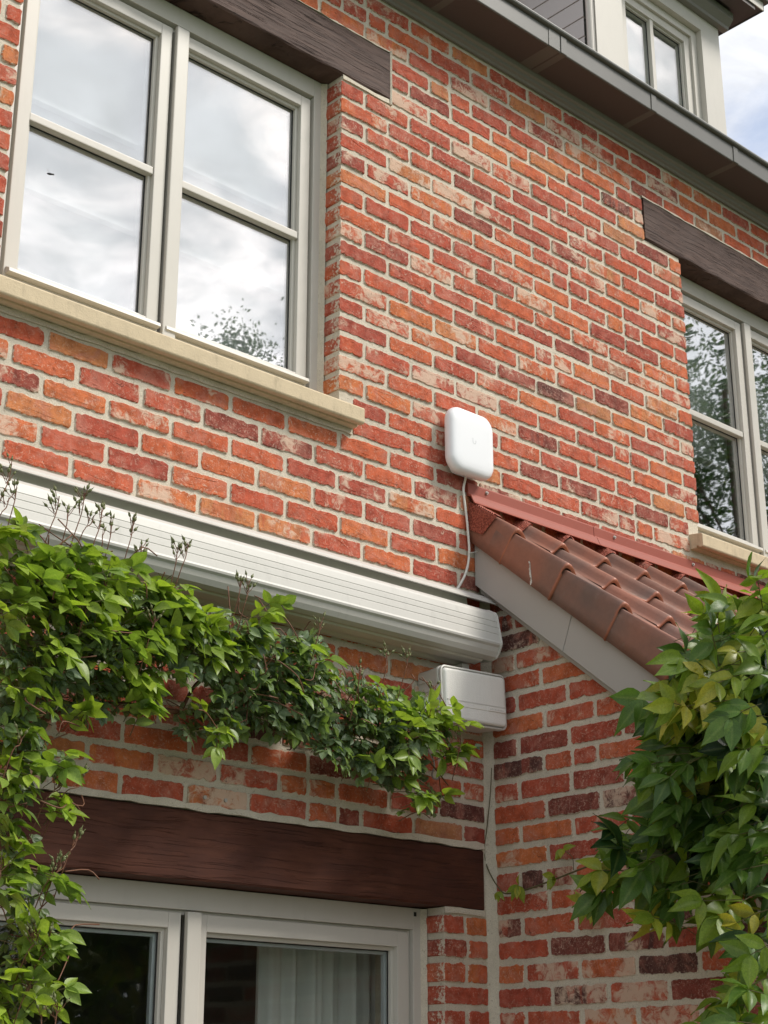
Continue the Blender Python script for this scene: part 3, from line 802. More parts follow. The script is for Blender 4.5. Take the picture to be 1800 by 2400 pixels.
# tile axes -> world: x = X, y = down slope, z = out of slope
RB = Matrix(((1, 0, 0), (0, -cp, -sp_), (0, -sp_, cp)))
rt = random.Random(3)
for c_ in range(7):
    for k in range(0, 12):
        o = bpy.data.objects.new('verge_tile' if k == 0 else 'roof_tile', vm if k == 0 else tm); COL.objects.link(o)
        o.parent = roof; o.matrix_parent_inverse = PINV(roof)
        loc = Vector(RF(XC + k * TW + (rt.gauss(0, .0015)), S0 + c_ * GA + rt.gauss(0, .0015), 0.0))
        m3 = RB.to_4x4(); m3.translation = loc
        o.matrix_basis = m3 @ Matrix.Rotation(rt.gauss(0, .004), 4, 'Z') @ Matrix.Rotation(rt.gauss(0, .003), 4, 'X')
# white paint scuff on the second verge tile
sc = MB(); rq = random.Random(9)
for i in range(16):
    t_ = i / 15; a_ = atX(1050 + (1058 + 26 * t_ + rq.uniform(-9, 9)) / 5.53, 1100 + (1205 + 270 * t_) / 5.53, 3.5528)
    w_, h_ = rq.uniform(.0008, .0022), rq.uniform(.003, .007)
    sc.box(3.5522, 3.5536, a_.y - w_, a_.y + w_, a_.z - h_, a_.z + h_)
tag(sc.build('paint_scuff', M['cable'], roof), kind='stuff')
# pleated red sheet dressed over the first course
vs, fs = [], []
NX, NS = 330, 64
def pleat(s_, i): return 0.0026 * math.sin(s_ * 640 + math.sin(i * 0.8) * 1.1 + math.sin(i * 0.21) * 1.7)
for i in range(NX + 1):
    x = -0.020 + i * 0.0080
    k = math.floor((x + 0.030) / TW); lx = x - k * TW
    h = tprof(lx) if k > 0 or x > 0 else 0.040
    ln = 0.150 if x < 0.05 else 0.082 + 0.010 * math.sin(i * 0.31)
    for j in range(NS + 1):
        t_ = j / NS; ss_ = t_ * ln
        hh = h + 0.004 + pleat(ss_, i) + (0.008 * (1 - t_ / 0.25) if t_ < 0.25 else 0)
        if x > 0.01 and h < 0.02: hh += 0.004
        vs.append(RF(XC + x, ss_, hh - 0.056 + 0.022 * (1 + (ss_ - S0) / GA)))
for i in range(NX):
    for j in range(NS): fs.append((i * (NS + 1) + j, i * (NS + 1) + j + 1, (i + 1) * (NS + 1) + j + 1, (i + 1) * (NS + 1) + j))
k0 = len(vs); NQ = 8
for j in range(NS + 1):                                   # the sheet also turns down over the verge
    t_ = j / NS; ss_ = t_ * 0.165
    for q in range(NQ + 1):
        h = 0.046 - q / NQ * (0.075 + 0.008 * math.sin(t_ * 3))
        vs.append(RF(XC - 0.0215 - abs(pleat(ss_ + q * .003, j)) * 0.8 + (0.004 if q == 0 else 0), ss_ - 0.02 * q / NQ, h - 0.060 + 0.022 * (1 + (ss_ - S0) / GA)))
for j in range(NS):
    for q in range(NQ): fs.append((k0 + j * (NQ + 1) + q, k0 + j * (NQ + 1) + q + 1, k0 + (j + 1) * (NQ + 1) + q + 1, k0 + (j + 1) * (NQ + 1) + q))
MB().add(vs, fs).build('pleated_flashing', M['pleat'], roof, smooth=True)
# pressed metal strip screwed to the wall, two lengths
prof = [(0.0, 3.469), (-0.006, 3.472), (-0.009, 3.467), (-0.0095, 3.434), (-0.015, 3.427), (-0.022, 3.424), (-0.034, 3.398), (-0.040, 3.391), (-0.038, 3.389), (-0.031, 3.395), (-0.018, 3.420), (0.0, 3.425)]
for a, b in ((3.545, 4.1825), (4.1845, 6.4)):
    MB().prismx(prof, a, b).build('flashing_strip', M['flash'], roof, bevel=0.0008, seg=1)
for x in (3.632, 4.297, 4.762, 5.3):
    s = MB().tube([(x, -0.009, 3.4545), (x, -0.0125, 3.4545)], 0.0062, 10); s.tube([(x, -0.012, 3.4545), (x, -0.0165, 3.4545)], 0.0036, 6)
    s.build('screw', M['steel'], roof)
# barge boards: two lengths with a butt seam, a lower bead set behind
def skew(name, y0, y1, t_off, b_off, x0, x1, mat, sh=0.0):
    """board in a plane X, following the slope from depth y0 to y1"""
    P = lambda y, off: (y, roof_z(y) + off)
    a, b, c_, d_ = P(y0, t_off), P(y1, t_off), P(y1 + sh, b_off), P(y0 + sh * (0 if y0 > -0.01 else 1), b_off)
    vs = [(x, q[0], q[1]) for x in (x0, x1) for q in (a, b, c_, d_)]
    return MB().add(vs, [(0, 1, 2, 3), (4, 7, 6, 5), (0, 4, 5, 1), (1, 5, 6, 2), (2, 6, 7, 3), (3, 7, 4, 0)]).build(name, mat, roof, bevel=0.0012, seg=1)
skew('barge_board', -0.003, -0.4190, -0.100, -0.300, 3.575, 3.597, M['barge'], 0.060)
skew('barge_board', -0.4205, -1.52, -0.100, -0.300, 3.575, 3.597, M['barge'], 0.060)
skew('barge_trim', -0.003, -1.52, -0.27, -0.322, 3.5985, 3.619, M['barge'])

# ------------------------------------------------------------------ awning cassette
aw = tag(empty('awning_cassette', (2.4, 0.0, 2.86)), 'long off-white folded awning cassette fixed above the rose', 'awning')
X0a, X1a = 0.35, 3.530
MB().prismx([(-0.003, 3.093), (-0.034, 3.082), (-0.064, 3.062), (-0.070, 3.053), (-0.064, 3.049), (-0.034, 3.063), (-0.003, 3.072)], X0a, 3.598).build('cover_strip', M['awning'], aw, bevel=0.0015, seg=1)
MB().prismx([(-0.0695, 3.0545), (-0.083, 3.0450), (-0.083, 3.0435), (-0.0635, 3.0485)], X0a, 3.616).build('cover_lip', M['awning'], aw)
MB().prismx([(-0.003, 3.060), (-0.036, 3.060), (-0.042, 3.005), (-0.060, 3.000), (-0.060, 2.90), (-0.003, 2.90)], X0a, X1a - 0.03).build('back_profile', M['boxgrey'], aw)
fp = [(-0.075, 3.016), (-0.098, 3.010), (-0.112, 3.004), (-0.124, 2.996), (-0.130, 2.990), (-0.1325, 2.984)]
zc = 2.984
for zr in (2.962, 2.943, 2.921):
    fp += [(-0.1335 - (2.984 - zr) * 0.16, zr + 0.0022), (-0.1326 - (2.984 - zr) * 0.16, zr + 0.0008), (-0.1328 - (2.984 - zr) * 0.16, zr - 0.0008), (-0.1345 - (2.984 - zr) * 0.16, zr - 0.0022)]
fp += [(-0.1475, 2.898), (-0.1500, 2.892), (-0.1485, 2.886), (-0.142, 2.880), (-0.137, 2.866), (-0.128, 2.852), (-0.110, 2.846), (-0.100, 2.846), (-0.100, 2.854), (-0.06, 2.87), (-0.06, 3.0)]
MB().prismx(fp, X0a, X1a).build('front_profile', M['awning'], aw)
ec = [(-0.055, 3.020), (-0.098, 3.0125), (-0.128, 2.997), (-0.1355, 2.985), (-0.1525, 2.895), (-0.151, 2.886), (-0.140, 2.864), (-0.128, 2.849), (-0.100, 2.8435), (-0.055, 2.85)]
MB().prismx(ec, X1a, X1a + 0.008).build('end_cap', M['awning'], aw, bevel=0.0015, seg=1)
MB().prismx([(-0.100, 2.849), (-0.092, 2.842), (-0.060, 2.838), (-0.045, 2.846), (-0.03, 2.846), (-0.02, 2.838), (-0.003, 2.838), (-0.003, 2.895), (-0.06, 2.895), (-0.0985, 2.855)], X0a, X1a - 0.025).build('bottom_profile', M['boxgrey'], aw, bevel=0.001, seg=1)
MB().box(3.46, 3.49, -0.05, -0.004, 2.800, 2.837).build('wall_bracket', M['awning'], aw)

# ------------------------------------------------------------------ weatherproof box under the awning
bx = tag(empty('weatherproof_box', (3.455, 0.0, 2.632)), 'light grey plastic weatherproof box with hinged lid under the awning end', 'box')
bx.rotation_euler = (0, R(-2.2), R(0))
def rrect(x0, x1, z0, z1, rad, n=5):
    pts = []
    for cx, cz, a0 in ((x1 - rad, z1 - rad, 0), (x0 + rad, z1 - rad, 90), (x0 + rad, z0 + rad, 180), (x1 - rad, z0 + rad, 270)):
        for i in range(n + 1):
            a = R(a0 + 90 * i / n); pts.append((cx + rad * math.cos(a), cz + rad * math.sin(a)))
    return pts
def slab(prof_list):
    """list of (profile points (x,z), y): lofted rings, capped at both ends"""
    n = len(prof_list[0][0]); vs = []; fs = []
    for pr, y in prof_list: vs += [(x, y, z) for x, z in pr]
    for k in range(len(prof_list) - 1):
        for i in range(n): fs.append((k * n + i, k * n + (i + 1) % n, (k + 1) * n + (i + 1) % n, (k + 1) * n + i))
    fs += [tuple(range(n)), tuple((len(prof_list) - 1) * n + i for i in range(n - 1, -1, -1))]
    return MB().add(vs, fs)
def childat(o, parent):
    """object built in its parent's own axes"""
    o.matrix_parent_inverse = Matrix.Identity(4); return o
bw, bh = 0.1385, 0.168
rr = lambda i, rad=0.016: rrect(-bw + i, bw - i, i, bh - i, rad - i * 0.6)
childat(slab([(rr(0.004), -0.002), (rr(0.003), -0.030), (rr(0.0), -0.080)]).build('body', M['boxgrey'], bx), bx)
for zz_ in (0.125, 0.095, 0.060):                       # mouldings down the side
    childat(MB().box(-bw - 0.0008, -bw + 0.01, -0.072, -0.010, zz_, zz_ + 0.0022).build('side_rib', M['boxgrey'], bx), bx)
childat(slab([(rr(-0.002, .018), -0.080), (rr(-0.003, .018), -0.084), (rr(-0.003, .018), -0.092), (rr(-0.001, .018), -0.095), (rr(0.003), -0.095), (rr(0.003), -0.1)]).build('rim', M['boxgrey'], bx), bx)
childat(slab([(rr(0.0055), -0.094), (rr(0.0055), -0.106), (rr(0.0075), -0.112), (rr(0.0105), -0.1145), (rr(0.0145), -0.1155)]).build('lid', M['boxlid'], bx), bx)
childat(frame_ring(MB(), -bw - 0.001, bw + 0.001, 0.0 - 0.001, bh + 0.001, 0.004, -0.117, -0.100).build('lid_edge', M['boxgrey'], bx, bevel=0.0016), bx) if False else None
childat(slab([(rr(-0.003, .018), -0.100), (rr(-0.003, .018), -0.106), (rr(0.0015, .016), -0.108), (rr(0.0035), -0.104), (rr(0.0035), -0.100)]).build('lid_edge', M['boxgrey'], bx), bx)
childat(MB().box(-bw + 0.012, bw - 0.012, -0.1170, -0.1150, 0.0635, 0.0665).build('lid_groove', M['boxgrey'], bx), bx)
childat(slab([([(-bw + 0.012, 0.0625), (-bw + 0.012, 0.046), (bw - 0.012, 0.046), (bw - 0.012, 0.0625)], -0.1150), ([(-bw + 0.014, 0.061), (-bw + 0.014, 0.048), (bw - 0.014, 0.048), (bw - 0.014, 0.061)], -0.1168)]).build('handle_strip', M['boxlid'], bx), bx)
childat(MB().box(0.048, bw - 0.013, -0.1182, -0.1150, 0.0475, 0.0605).build('name_plate', M['boxlid'], bx, bevel=0.0006, seg=1), bx)
lt = MB(); xx = 0.056
for i in range(9):
    w_ = 0.0042 if i % 3 else 0.006
    lt.box(xx, xx + w_, -0.1186, -0.1180, 0.0515, 0.0515 + (0.0045 if i % 2 else 0.0035)); xx += w_ + 0.0022
childat(lt.build('embossed_mark', M['boxgrey'], bx), bx)
p0 = Vector((3.36, -0.03, 2.63))
pts = [p0, p0 + Vector((0.0, -.02, -.05)), p0 + Vector((-.01, -.03, -.10))]
cen = atY(1022, 1812, -0.03)
loop = [cen + Vector((0.014 * math.cos(a), 0.004 * math.sin(2 * a), 0.018 * math.sin(a))) for a in [R(130 + 20 * i) for i in range(13)]]
MB().tube([Vector((3.32, -0.03, 2.63)), Vector((3.30, -0.03, 2.58)), loop[0] + Vector((-.002, 0, .02))] + loop, 0.0028, 6).build('cable', M['cablegrey'], bx, smooth=True)

# ------------------------------------------------------------------ antenna on the wall
an = tag(empty('outdoor_antenna', (3.522, 0.0, 3.59)), 'white rounded square outdoor antenna on the brick wall with white cable', 'antenna')
ax, az = 3.519, 3.589
ar = lambda i, rad=0.050, wx=0.1035, hz=0.114: rrect(ax - wx + i, ax + wx - i, az - hz + i, az + hz - i, rad - i * 0.55, 8)
slab([(ar(0.014), -0.026), (ar(0.005), -0.0275), (ar(0.001), -0.033), (ar(0.0), -0.042), (ar(0.002), -0.052), (ar(0.0065), -0.059), (ar(0.014), -0.0635), (ar(0.025), -0.0658), (ar(0.042), -0.0668)]).build('shell', M['white'], an, smooth=True)
slab([(rrect(3.464, 3.572, 3.487, 3.66, .02), -0.003), (rrect(3.464, 3.572, 3.487, 3.66, .02), -0.018), (rrect(3.468, 3.568, 3.491, 3.66, .02), -0.027)]).build('wall_bracket', M['white'], an, bevel=0.001, seg=1)
u = MB(); ux, uz = 3.519, 3.590
outl = [(-0.0085, 0.012), (-0.0085, 0.0)] + [(0.0085 * math.cos(R(180 + a)), 0.0085 * math.sin(R(180 + a))) for a in range(15, 166, 15)] + [(0.0085, 0.0), (0.0085, 0.006)]
inl = [(0.0050, 0.006), (0.0050, 0.0)] + [(0.0050 * math.cos(R(-a)), 0.0058 * math.sin(R(-a))) for a in range(15, 166, 15)] + [(-0.0055, 0.0), (-0.0055, 0.012)]
loop_ = outl + inl; nl = len(loop_)
vs = [(ux + a, -0.0671, uz + b) for a, b in loop_] + [(ux + a, -0.0660, uz + b) for a, b in loop_]
no = len(outl)
fs = [(i, i + 1, nl - 2 - i, nl - 1 - i) for i in range(no - 1)]
u.add(vs, fs); u.build('emblem', M['emblem'], an)
bpx = lambda x, y: (1050 + x / 5.53, 1100 + y / 5.53)
cp_ = [atY(*bpx(240, 60), -0.020)] + [atY(*bpx(x, y), -0.0075) for x, y in ((232, 130), (208, 240), (215, 370), (235, 520), (256, 700), (268, 850), (280, 1000), (279, 1120), (262, 1250), (222, 1380), (170, 1480), (120, 1560), (70, 1620))]
def smoothpath(pts, k=5):
    out = []
    for i in range(len(pts) - 1):
        p0, p1, p2, p3 = pts[max(i - 1, 0)], pts[i], pts[i + 1], pts[min(i + 2, len(pts) - 1)]
        for j in range(k):
            t = j / k
            out.append(0.5 * ((2 * p1) + (-p0 + p2) * t + (2 * p0 - 5 * p1 + 4 * p2 - p3) * t * t + (-p0 + 3 * p1 - 3 * p2 + p3) * t ** 3))
    return out + [pts[-1]]
MB().tube(smoothpath(cp_), 0.0042, 8).build('cable', M['cable'], an, smooth=True)
MB().tube([atY(*bpx(270, 1090), -0.014), atY(*bpx(445, 1055), -0.02)], 0.0012, 5).build('cable_tie', M['cable'], an)

# ------------------------------------------------------------------ blinds, curtains
def blind(name, x0, x1, z0, z1, Y, rods, label, group=None):
    vs, fs = [], []; n = 24
    for i in range(n + 1):
        z_ = z0 + (z1 - z0) * i / n
        for j in range(9):
            x_ = x0 + (x1 - x0) * j / 8
            vs.append((x_, Y + 0.006 * math.sin(z_ * 34) * 0.4 + 0.002 * math.sin(x_ * 21 + z_ * 3), z_))
    for i in range(n):
        for j in range(8): fs.append((i * 9 + j, i * 9 + j + 1, (i + 1) * 9 + j + 1, (i + 1) * 9 + j))
    e_ = tag(empty(name, ((x0 + x1) / 2, Y, z0)), label, 'blind', group)
    MB().add(vs, fs).build('fabric', M['blind'], e_, smooth=True)
    for z_ in rods:
        MB().prismx([(Y - 0.022, z_ - 0.004), (Y - 0.005, z_ - 0.010), (Y - 0.005, z_ + 0.012), (Y - 0.022, z_ + 0.008)], x0, x1).build('blind_rod', M['white'], e_)
    return e_
rodz = (4.285, 3.990, 3.725)
blind('roman_blind', 1.87, 2.37, 3.66, 4.74, 0.170, rodz, 'white fabric blind behind the left casement of the left window')
blind('roman_blind', 2.42, 2.92, 3.66, 4.74, 0.170, rodz, 'white fabric blind behind the casement nearest the brick jamb')
blind('roman_blind', 4.92, 5.36, 4.02, 4.74, 0.20, (4.05,), 'half lowered pale blind in the right window')
blind('roman_blind', 5.43, 5.93, 4.02, 4.74, 0.20, (4.05,), 'half lowered blind at the right edge of the picture')
# pleated blind in the dormer
vs, fs = [], []
zz_ = [5.86 + i * 0.0125 for i in range(38)]
for i, z_ in enumerate(zz_): vs += [(4.96, 0.345 + (0.006 if i % 2 else -0.006), z_), (5.44, 0.345 + (0.006 if i % 2 else -0.006), z_)]
for i in range(len(zz_) - 1): fs.append((2 * i, 2 * i + 1, 2 * i + 3, 2 * i + 2))
pb = MB().add(vs, fs).build('pleated_blind', M['blind']); tag(pb, 'white pleated blind behind the dormer window', 'blind')
# curtain inside the patio door
vs, fs = [], []; nx = 70
for i in range(nx + 1):
    x_ = 2.97 + 0.49 * i / nx
    yy = 0.30 + 0.016 * math.sin(i * 0.62 + 1.3 * math.sin(i * .11)) + 0.012 * math.sin(i * 0.31 + 1) + 0.008 * math.sin(i * 1.13)
    vs += [(x_, yy, 0.08), (x_, yy * 0.97 + 0.008, 2.08)]
for i in range(nx): fs.append((2 * i, 2 * i + 2, 2 * i + 3, 2 * i + 1))
cu = MB().add(vs, fs).build('curtain', M['curtain'], smooth=True); tag(cu, 'pale sheer curtain hanging inside the patio door', 'curtain')

# ------------------------------------------------------------------ a fly in the air before the left window
fc = atY(119, 407, -0.05)
fl = tag(empty('flying_insect', fc), 'small black insect in front of the lower left pane', 'insect')
rotf = Euler((0, R(4), R(-30))).to_matrix()
MB().sphere(fc, 0.0085, 0.003, 0.003, 8, 6, rotf).sphere(fc + rotf @ Vector((0.009, 0, 0.0005)), 0.003, 0.0026, 0.0026, 8, 6).build('body', M['fly'], fl, smooth=True)
wv = [fc + Vector((-0.001, 0, 0.002)), fc + Vector((-0.012, 0, 0.013)), fc + Vector((-0.008, 0.004, 0.016)), fc + Vector((0.001, .002, 0.004))]
MB().quad(*[tuple(v) for v in wv]).build('wing', M['wing'], fl)

# ------------------------------------------------------------------ foliage
def leaf_variant(L, W, fold, droop, tipp, seg=6, wav=0.0, seed=0):
    """leaflet from base at origin along +X, upper side +Z; returns verts, faces, rib attribute"""
    r = random.Random(seed); vs = []; rib = []; fs = []
    for i in range(seg + 1):
        t = i / seg
        w_ = W * 0.5 * (math.sin(math.pi * min(1, t ** 0.80)) ** 0.85 if 0 < t < 1 else 0.0)
        if tipp > 0 and t > 0.62: w_ *= 1 - tipp * (t - 0.62) / 0.38 * 0.55
        x = L * t; zc_ = -droop * L * t * t
        up = math.tan(fold) * w_
        a = wav * L * math.sin(t * 9 + seed)
        vs += [(x, w_, zc_ + up + a), (x, w_ * 0.5, zc_ + up * 0.38 + a * .4), (x, 0, zc_), (x, -w_ * 0.5, zc_ + up * 0.38 - a * .4), (x, -w_, zc_ + up - a)]
        rib += [0, 0.45, 1.0, 0.45, 0]
    for i in range(seg):
        for j in range(4):
            if i == 0 or i == seg - 1 or True:
                fs.append((i * 5 + j, i * 5 + j + 1, (i + 1) * 5 + j + 1, (i + 1) * 5 + j))
    return np.array(vs), fs, rib

class Foliage:
    def __init__(s, variants, mat, mname):
        s.var = variants; s.mat = mat; s.items = []; s.mname = mname
        s.mesh = []
        for vs, fs, rib in variants:
            me = bpy.data.meshes.new(mname); me.from_pydata([tuple(v) for v in vs], [], fs)
            at = me.attributes.new('rib', 'FLOAT', 'POINT'); at.data.foreach_set('value', rib)
            me.materials.append(mat); me.polygons.foreach_set('use_smooth', [True] * len(me.polygons)); me.update()
            s.mesh.append(me)
    def leaf(s, pos, d, n, size, tint, bright, var=None):
        d = Vector(d).normalized(); n = Vector(n); n = (n - d * n.dot(d))
        if n.length < 1e-4: n = Vector((0, 0, 1)) - d * d.z
        n.normalize(); y = n.cross(d)
        m = Matrix(((d.x, y.x, n.x), (d.y, y.y, n.y), (d.z, y.z, n.z))) * size
        k = rng.randrange(len(s.var)) if var is None else var
        s.items.append((k, np.array(m), Vector(pos), size, tint, bright))
    def build(s, parent, limit=300):
        # the leaves that show: nearest first in a coarse grid of view directions
        grid = {}; score = []
        for i, it in enumerate(s.items):
            L = s.var[it[0]][0][:, 0].max() * it[3]
            px, py, d = project(it[2])
            ok = -40 < px < 1840 and -40 < py < 2440 and d > 0.3
            score.append((d, px, py, L, ok))
        for i, (d, px, py, L, ok) in enumerate(score):
            if ok: grid.setdefault((int(px // 45), int(py // 45)), []).append((d, i))
        rank = {}
        for cell in grid.values():
            cell.sort()
            for q, (d, i) in enumerate(cell): rank[i] = q
        cand = sorted(rank, key=lambda i: (min(rank[i], 2), -score[i][3] / score[i][0]))[:limit]
        single = set(cand)
        for i in cand:
            k, m, p, size, tint, br = s.items[i]
            o = bpy.data.objects.new('leaf', s.mesh[k]); COL.objects.link(o)
            m4 = Matrix(m.tolist()).to_4x4(); m4.translation = p
            o.parent = parent; o.matrix_parent_inverse = PINV(parent); o.matrix_basis = m4
            o.color = (tint, br, 0, 1)
        V, F, T, RB_ = [], [], [], []
        base = 0
        for i, (k, m, p, size, tint, br) in enumerate(s.items):
            if i in single: continue
            vs, fs, rib = s.var[k]
            V.append(vs @ m.T + np.array(p)); F.extend([tuple(a + base for a in f) for f in fs]); base += len(vs)
            T.append(np.tile((tint, br, 0, 1), (len(vs), 1))); RB_.extend(rib)
        me = bpy.data.meshes.new('foliage'); me.from_pydata(np.concatenate(V).tolist(), [], F)
        at = me.attributes.new('tint', 'FLOAT_COLOR', 'POINT'); at.data.foreach_set('color', np.concatenate(T).ravel().tolist())
        a2 = me.attributes.new('rib', 'FLOAT', 'POINT'); a2.data.foreach_set('value', RB_)
        o = link('foliage', me, s.mat, parent, True); o.color = (0, 0, 0, 1)
        tag(o, kind='stuff')

def rvec(r, s=1.0): return Vector((r.gauss(0, s), r.gauss(0, s), r.gauss(0, s)))
def compound(fo, stem, base, d, up, L, size, pairs, tint, r, spread=0.9, vs_=None):
    """pinnate leaf: rachis + opposite leaflets + one at the tip"""
    d = Vector(d).normalized(); up = (Vector(up) - d * Vector(up).dot(d)).normalized()
    side = up.cross(d); p = Vector(base); pts = [p.copy()]
    for i in range(pairs):
        p = p + d * (L / (pairs + 0.3)); d = (d + Vector((0, 0, -0.10))).normalized(); pts.append(p.copy())
        for sg in (-1, 1):
            ld = (d * r.uniform(0.35, 0.7) + side * sg * spread + Vector((0, 0, -0.18)) + rvec(r, .12))
            sz = size * r.uniform(0.78, 1.08) * (0.8 + 0.2 * (i + 1) / pairs)
            fo.leaf(p, ld, up + rvec(r, .25), sz, min(1, max(0, tint + r.gauss(0, .06))), r.uniform(0.2, 0.9), r.choice(vs_) if vs_ else None)
    fo.leaf(p, d + Vector((0, 0, -0.15)) + rvec(r, .1), up + rvec(r, .25), size * r.uniform(1.0, 1.2), min(1, max(0, tint + r.gauss(0, .06))), r.uniform(0.2, 0.9), r.choice(vs_) if vs_ else None)
    stem.tube(pts, 0.0011, 4)

# ---- climbing rose
rr_ = random.Random(21)
rose = tag(empty('climbing_rose', (1.75, -0.25, 0.0)), 'climbing rose with small buds spreading along the wall under the awning', 'rose')
rv = [leaf_variant(1.0, 0.52, R(14), 0.14, 0.5, 6, 0.010, 1), leaf_variant(1.0, 0.56, R(20), 0.24, 0.45, 6, 0.014, 2), leaf_variant(1.0, 0.50, R(10), 0.32, 0.55, 6, 0.012, 3), leaf_variant(1.0, 0.58, R(26), 0.08, 0.4, 6, 0.008, 4)]
rv += [leaf_variant(1.0, 0.62, R(12), 0.10, 0.0, 6, 0.008, 11), leaf_variant(1.0, 0.66, R(18), 0.16, 0.1, 6, 0.010, 12), leaf_variant(1.0, 0.58, R(22), 0.22, 0.0, 6, 0.010, 13)]
fo = Foliage(rv, M['rose'], 'rose_leaf'); stm = MB(); cane = MB()
# canes: from the trunk at the left, fanning out along the wall
canes = []
def canepath(pp, r0, r1):
    pts = smoothpath([Vector(p) for p in pp], 5); canes.append(pts)
    cane.tube(pts, lambda t: r0 + (r1 - r0) * t, 7)
canepath([(1.70, -0.30, 0.0), (1.68, -0.32, 0.9), (1.72, -0.30, 1.7), (1.80, -0.24, 2.25), (2.00, -0.16, 2.45), (2.35, -0.12, 2.50), (2.75, -0.10, 2.50), (3.10, -0.10, 2.45)], 0.014, 0.004)
canepath([(1.70, -0.30, 1.9), (1.82, -0.30, 2.4), (2.00, -0.26, 2.62), (2.30, -0.22, 2.68), (2.6, -0.2, 2.66)], 0.009, 0.003)
canepath([(1.72, -0.30, 1.7), (1.60, -0.30, 2.3), (1.72, -0.30, 2.60), (1.95, -0.32, 2.68)], 0.008, 0.003)
canepath([(2.35, -0.12, 2.50), (2.42, -0.11, 2.60), (2.55, -0.10, 2.62), (2.85, -0.12, 2.58), (3.15, -0.14, 2.52), (3.28, -0.16, 2.42)], 0.005, 0.002)
def rose_leaf_at(px, py, Y, new, r, dirx=None):
    b = atY(px, py, Y)
    if new:
        d = Vector((r.uniform(-.4, 1.0), r.uniform(-1.0, -.1), r.uniform(-.35, .55))); up = Vector((0.25, -0.35, 1.0)) + rvec(r, .35)
        L_ = r.uniform(.07, .10); b = b - d.normalized() * L_ * .7
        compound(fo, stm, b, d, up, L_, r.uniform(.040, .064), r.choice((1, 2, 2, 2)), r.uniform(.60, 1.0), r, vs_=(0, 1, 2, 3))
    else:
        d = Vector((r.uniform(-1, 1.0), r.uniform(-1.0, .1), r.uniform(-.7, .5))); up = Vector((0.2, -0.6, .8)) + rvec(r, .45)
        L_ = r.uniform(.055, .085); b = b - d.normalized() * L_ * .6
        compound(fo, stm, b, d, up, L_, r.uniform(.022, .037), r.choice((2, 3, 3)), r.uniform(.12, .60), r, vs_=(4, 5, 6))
# clumps: px, py, half width, half height, Y near, Y far, inner leaves, new leaves
CL = [(60, 1370, 90, 65, -.44, -.22, 60, 22), (180, 1385, 110, 50, -.44, -.22, 60, 20), (110, 1480, 140, 110, -.46, -.10, 120, 22), (60, 1600, 90, 100, -.44, -.08, 80, 10),
      (300, 1465, 110, 80, -.40, -.12, 95, 20), (260, 1560, 110, 90, -.36, -.06, 90, 14), (400, 1462, 80, 55, -.36, -.16, 40, 12), (430, 1520, 90, 70, -.32, -.06, 70, 8),
      (520, 1505, 80, 55, -.30, -.10, 50, 8), (560, 1570, 80, 80, -.26, -.05, 80, 4), (680, 1560, 90, 60, -.26, -.06, 75, 3), (660, 1660, 90, 70, -.24, -.04, 75, 2),
      (480, 1690, 70, 40, -.22, -.04, 26, 3), (780, 1640, 90, 70, -.25, -.05, 85, 3), (880, 1660, 80, 60, -.25, -.06, 60, 7), (830, 1750, 80, 60, -.22, -.04, 60, 2),
      (940, 1720, 60, 60, -.25, -.06, 44, 5), (930, 1800, 50, 50, -.2, -.05, 26, 1), (1005, 1720, 45, 55, -.25, -.1, 10, 6), (1060, 1770, 35, 50, -.22, -.1, 3, 4), (985, 1660, 50, 30, -.25, -.1, 4, 6),
      (1000, 1880, 30, 40, -.2, -.1, 1, 3), (955, 1860, 30, 40, -.15, -.06, 6, 0),
      (25, 1720, 55, 60, -.42, -.2, 34, 4), (55, 1760, 50, 50, -.42, -.2, 8, 5), (30, 1860, 40, 60, -.42, -.25, 12, 6), (25, 1990, 30, 60, -.42, -.25, 10, 6), (50, 2080, 60, 55, -.42, -.25, 8, 8), (55, 2200, 60, 60, -.42, -.25, 10, 8), (30, 2320, 55, 70, -.42, -.25, 14, 8), (25, 2420, 55, 50, -.42, -.25, 14, 5),
      (150, 1880, 30, 20, -.4, -.3, 0, 2), (190, 1690, 25, 25, -.35, -.2, 1, 2), (330, 1660, 30, 25, -.3, -.2, 1, 3), (520, 1720, 30, 25, -.25, -.15, 2, 3), (640, 1430, 30, 25, -.28, -.2, 1, 3), (330, 1620, 30, 30, -.3, -.2, 1, 3)]
CL = [(q[0], q[1], q[2], q[3], q[4], q[5], int(q[6] * (0.95 if q[0] > 440 else 0.9)), int(q[7] * (1.25 if q[0] < 440 else 1.1) + .5)) for q in CL]
CL += [(35, 1265, 60, 32, -.44, -.30, 3, 7), (140, 1300, 90, 30, -.44, -.30, 6, 9), (260, 1350, 80, 32, -.42, -.28, 8, 8), (380, 1395, 70, 30, -.38, -.25, 8, 7), (480, 1445, 60, 28, -.34, -.22, 8, 4), (590, 1470, 50, 28, -.28, -.15, 8, 4), (700, 1510, 60, 25, -.26, -.12, 14, 1), (300, 1630, 60, 40, -.3, -.08, 14, 3), (560, 1650, 60, 50, -.2, -.05, 22, 0), (730, 1720, 60, 40, -.2, -.05, 24, 0), (200, 1640, 60, 30, -.34, -.1, 14, 2), (900, 1775, 60, 40, -.2, -.05, 22, 1), (1000, 1870, 35, 40, -.2, -.08, 5, 3), (1075, 1760, 30, 40, -.2, -.1, 1, 4), (1045, 1690, 35, 30, -.22, -.1, 2, 4), (120, 2060, 40, 40, -.42, -.3, 0, 4), (130, 2200, 40, 40, -.42, -.3, 0, 4), (150, 1890, 30, 20, -.42, -.3, 0, 2), (130, 1800, 40, 40, -.42, -.3, 2, 4), (110, 2340, 40, 40, -.42, -.3, 0, 4)]
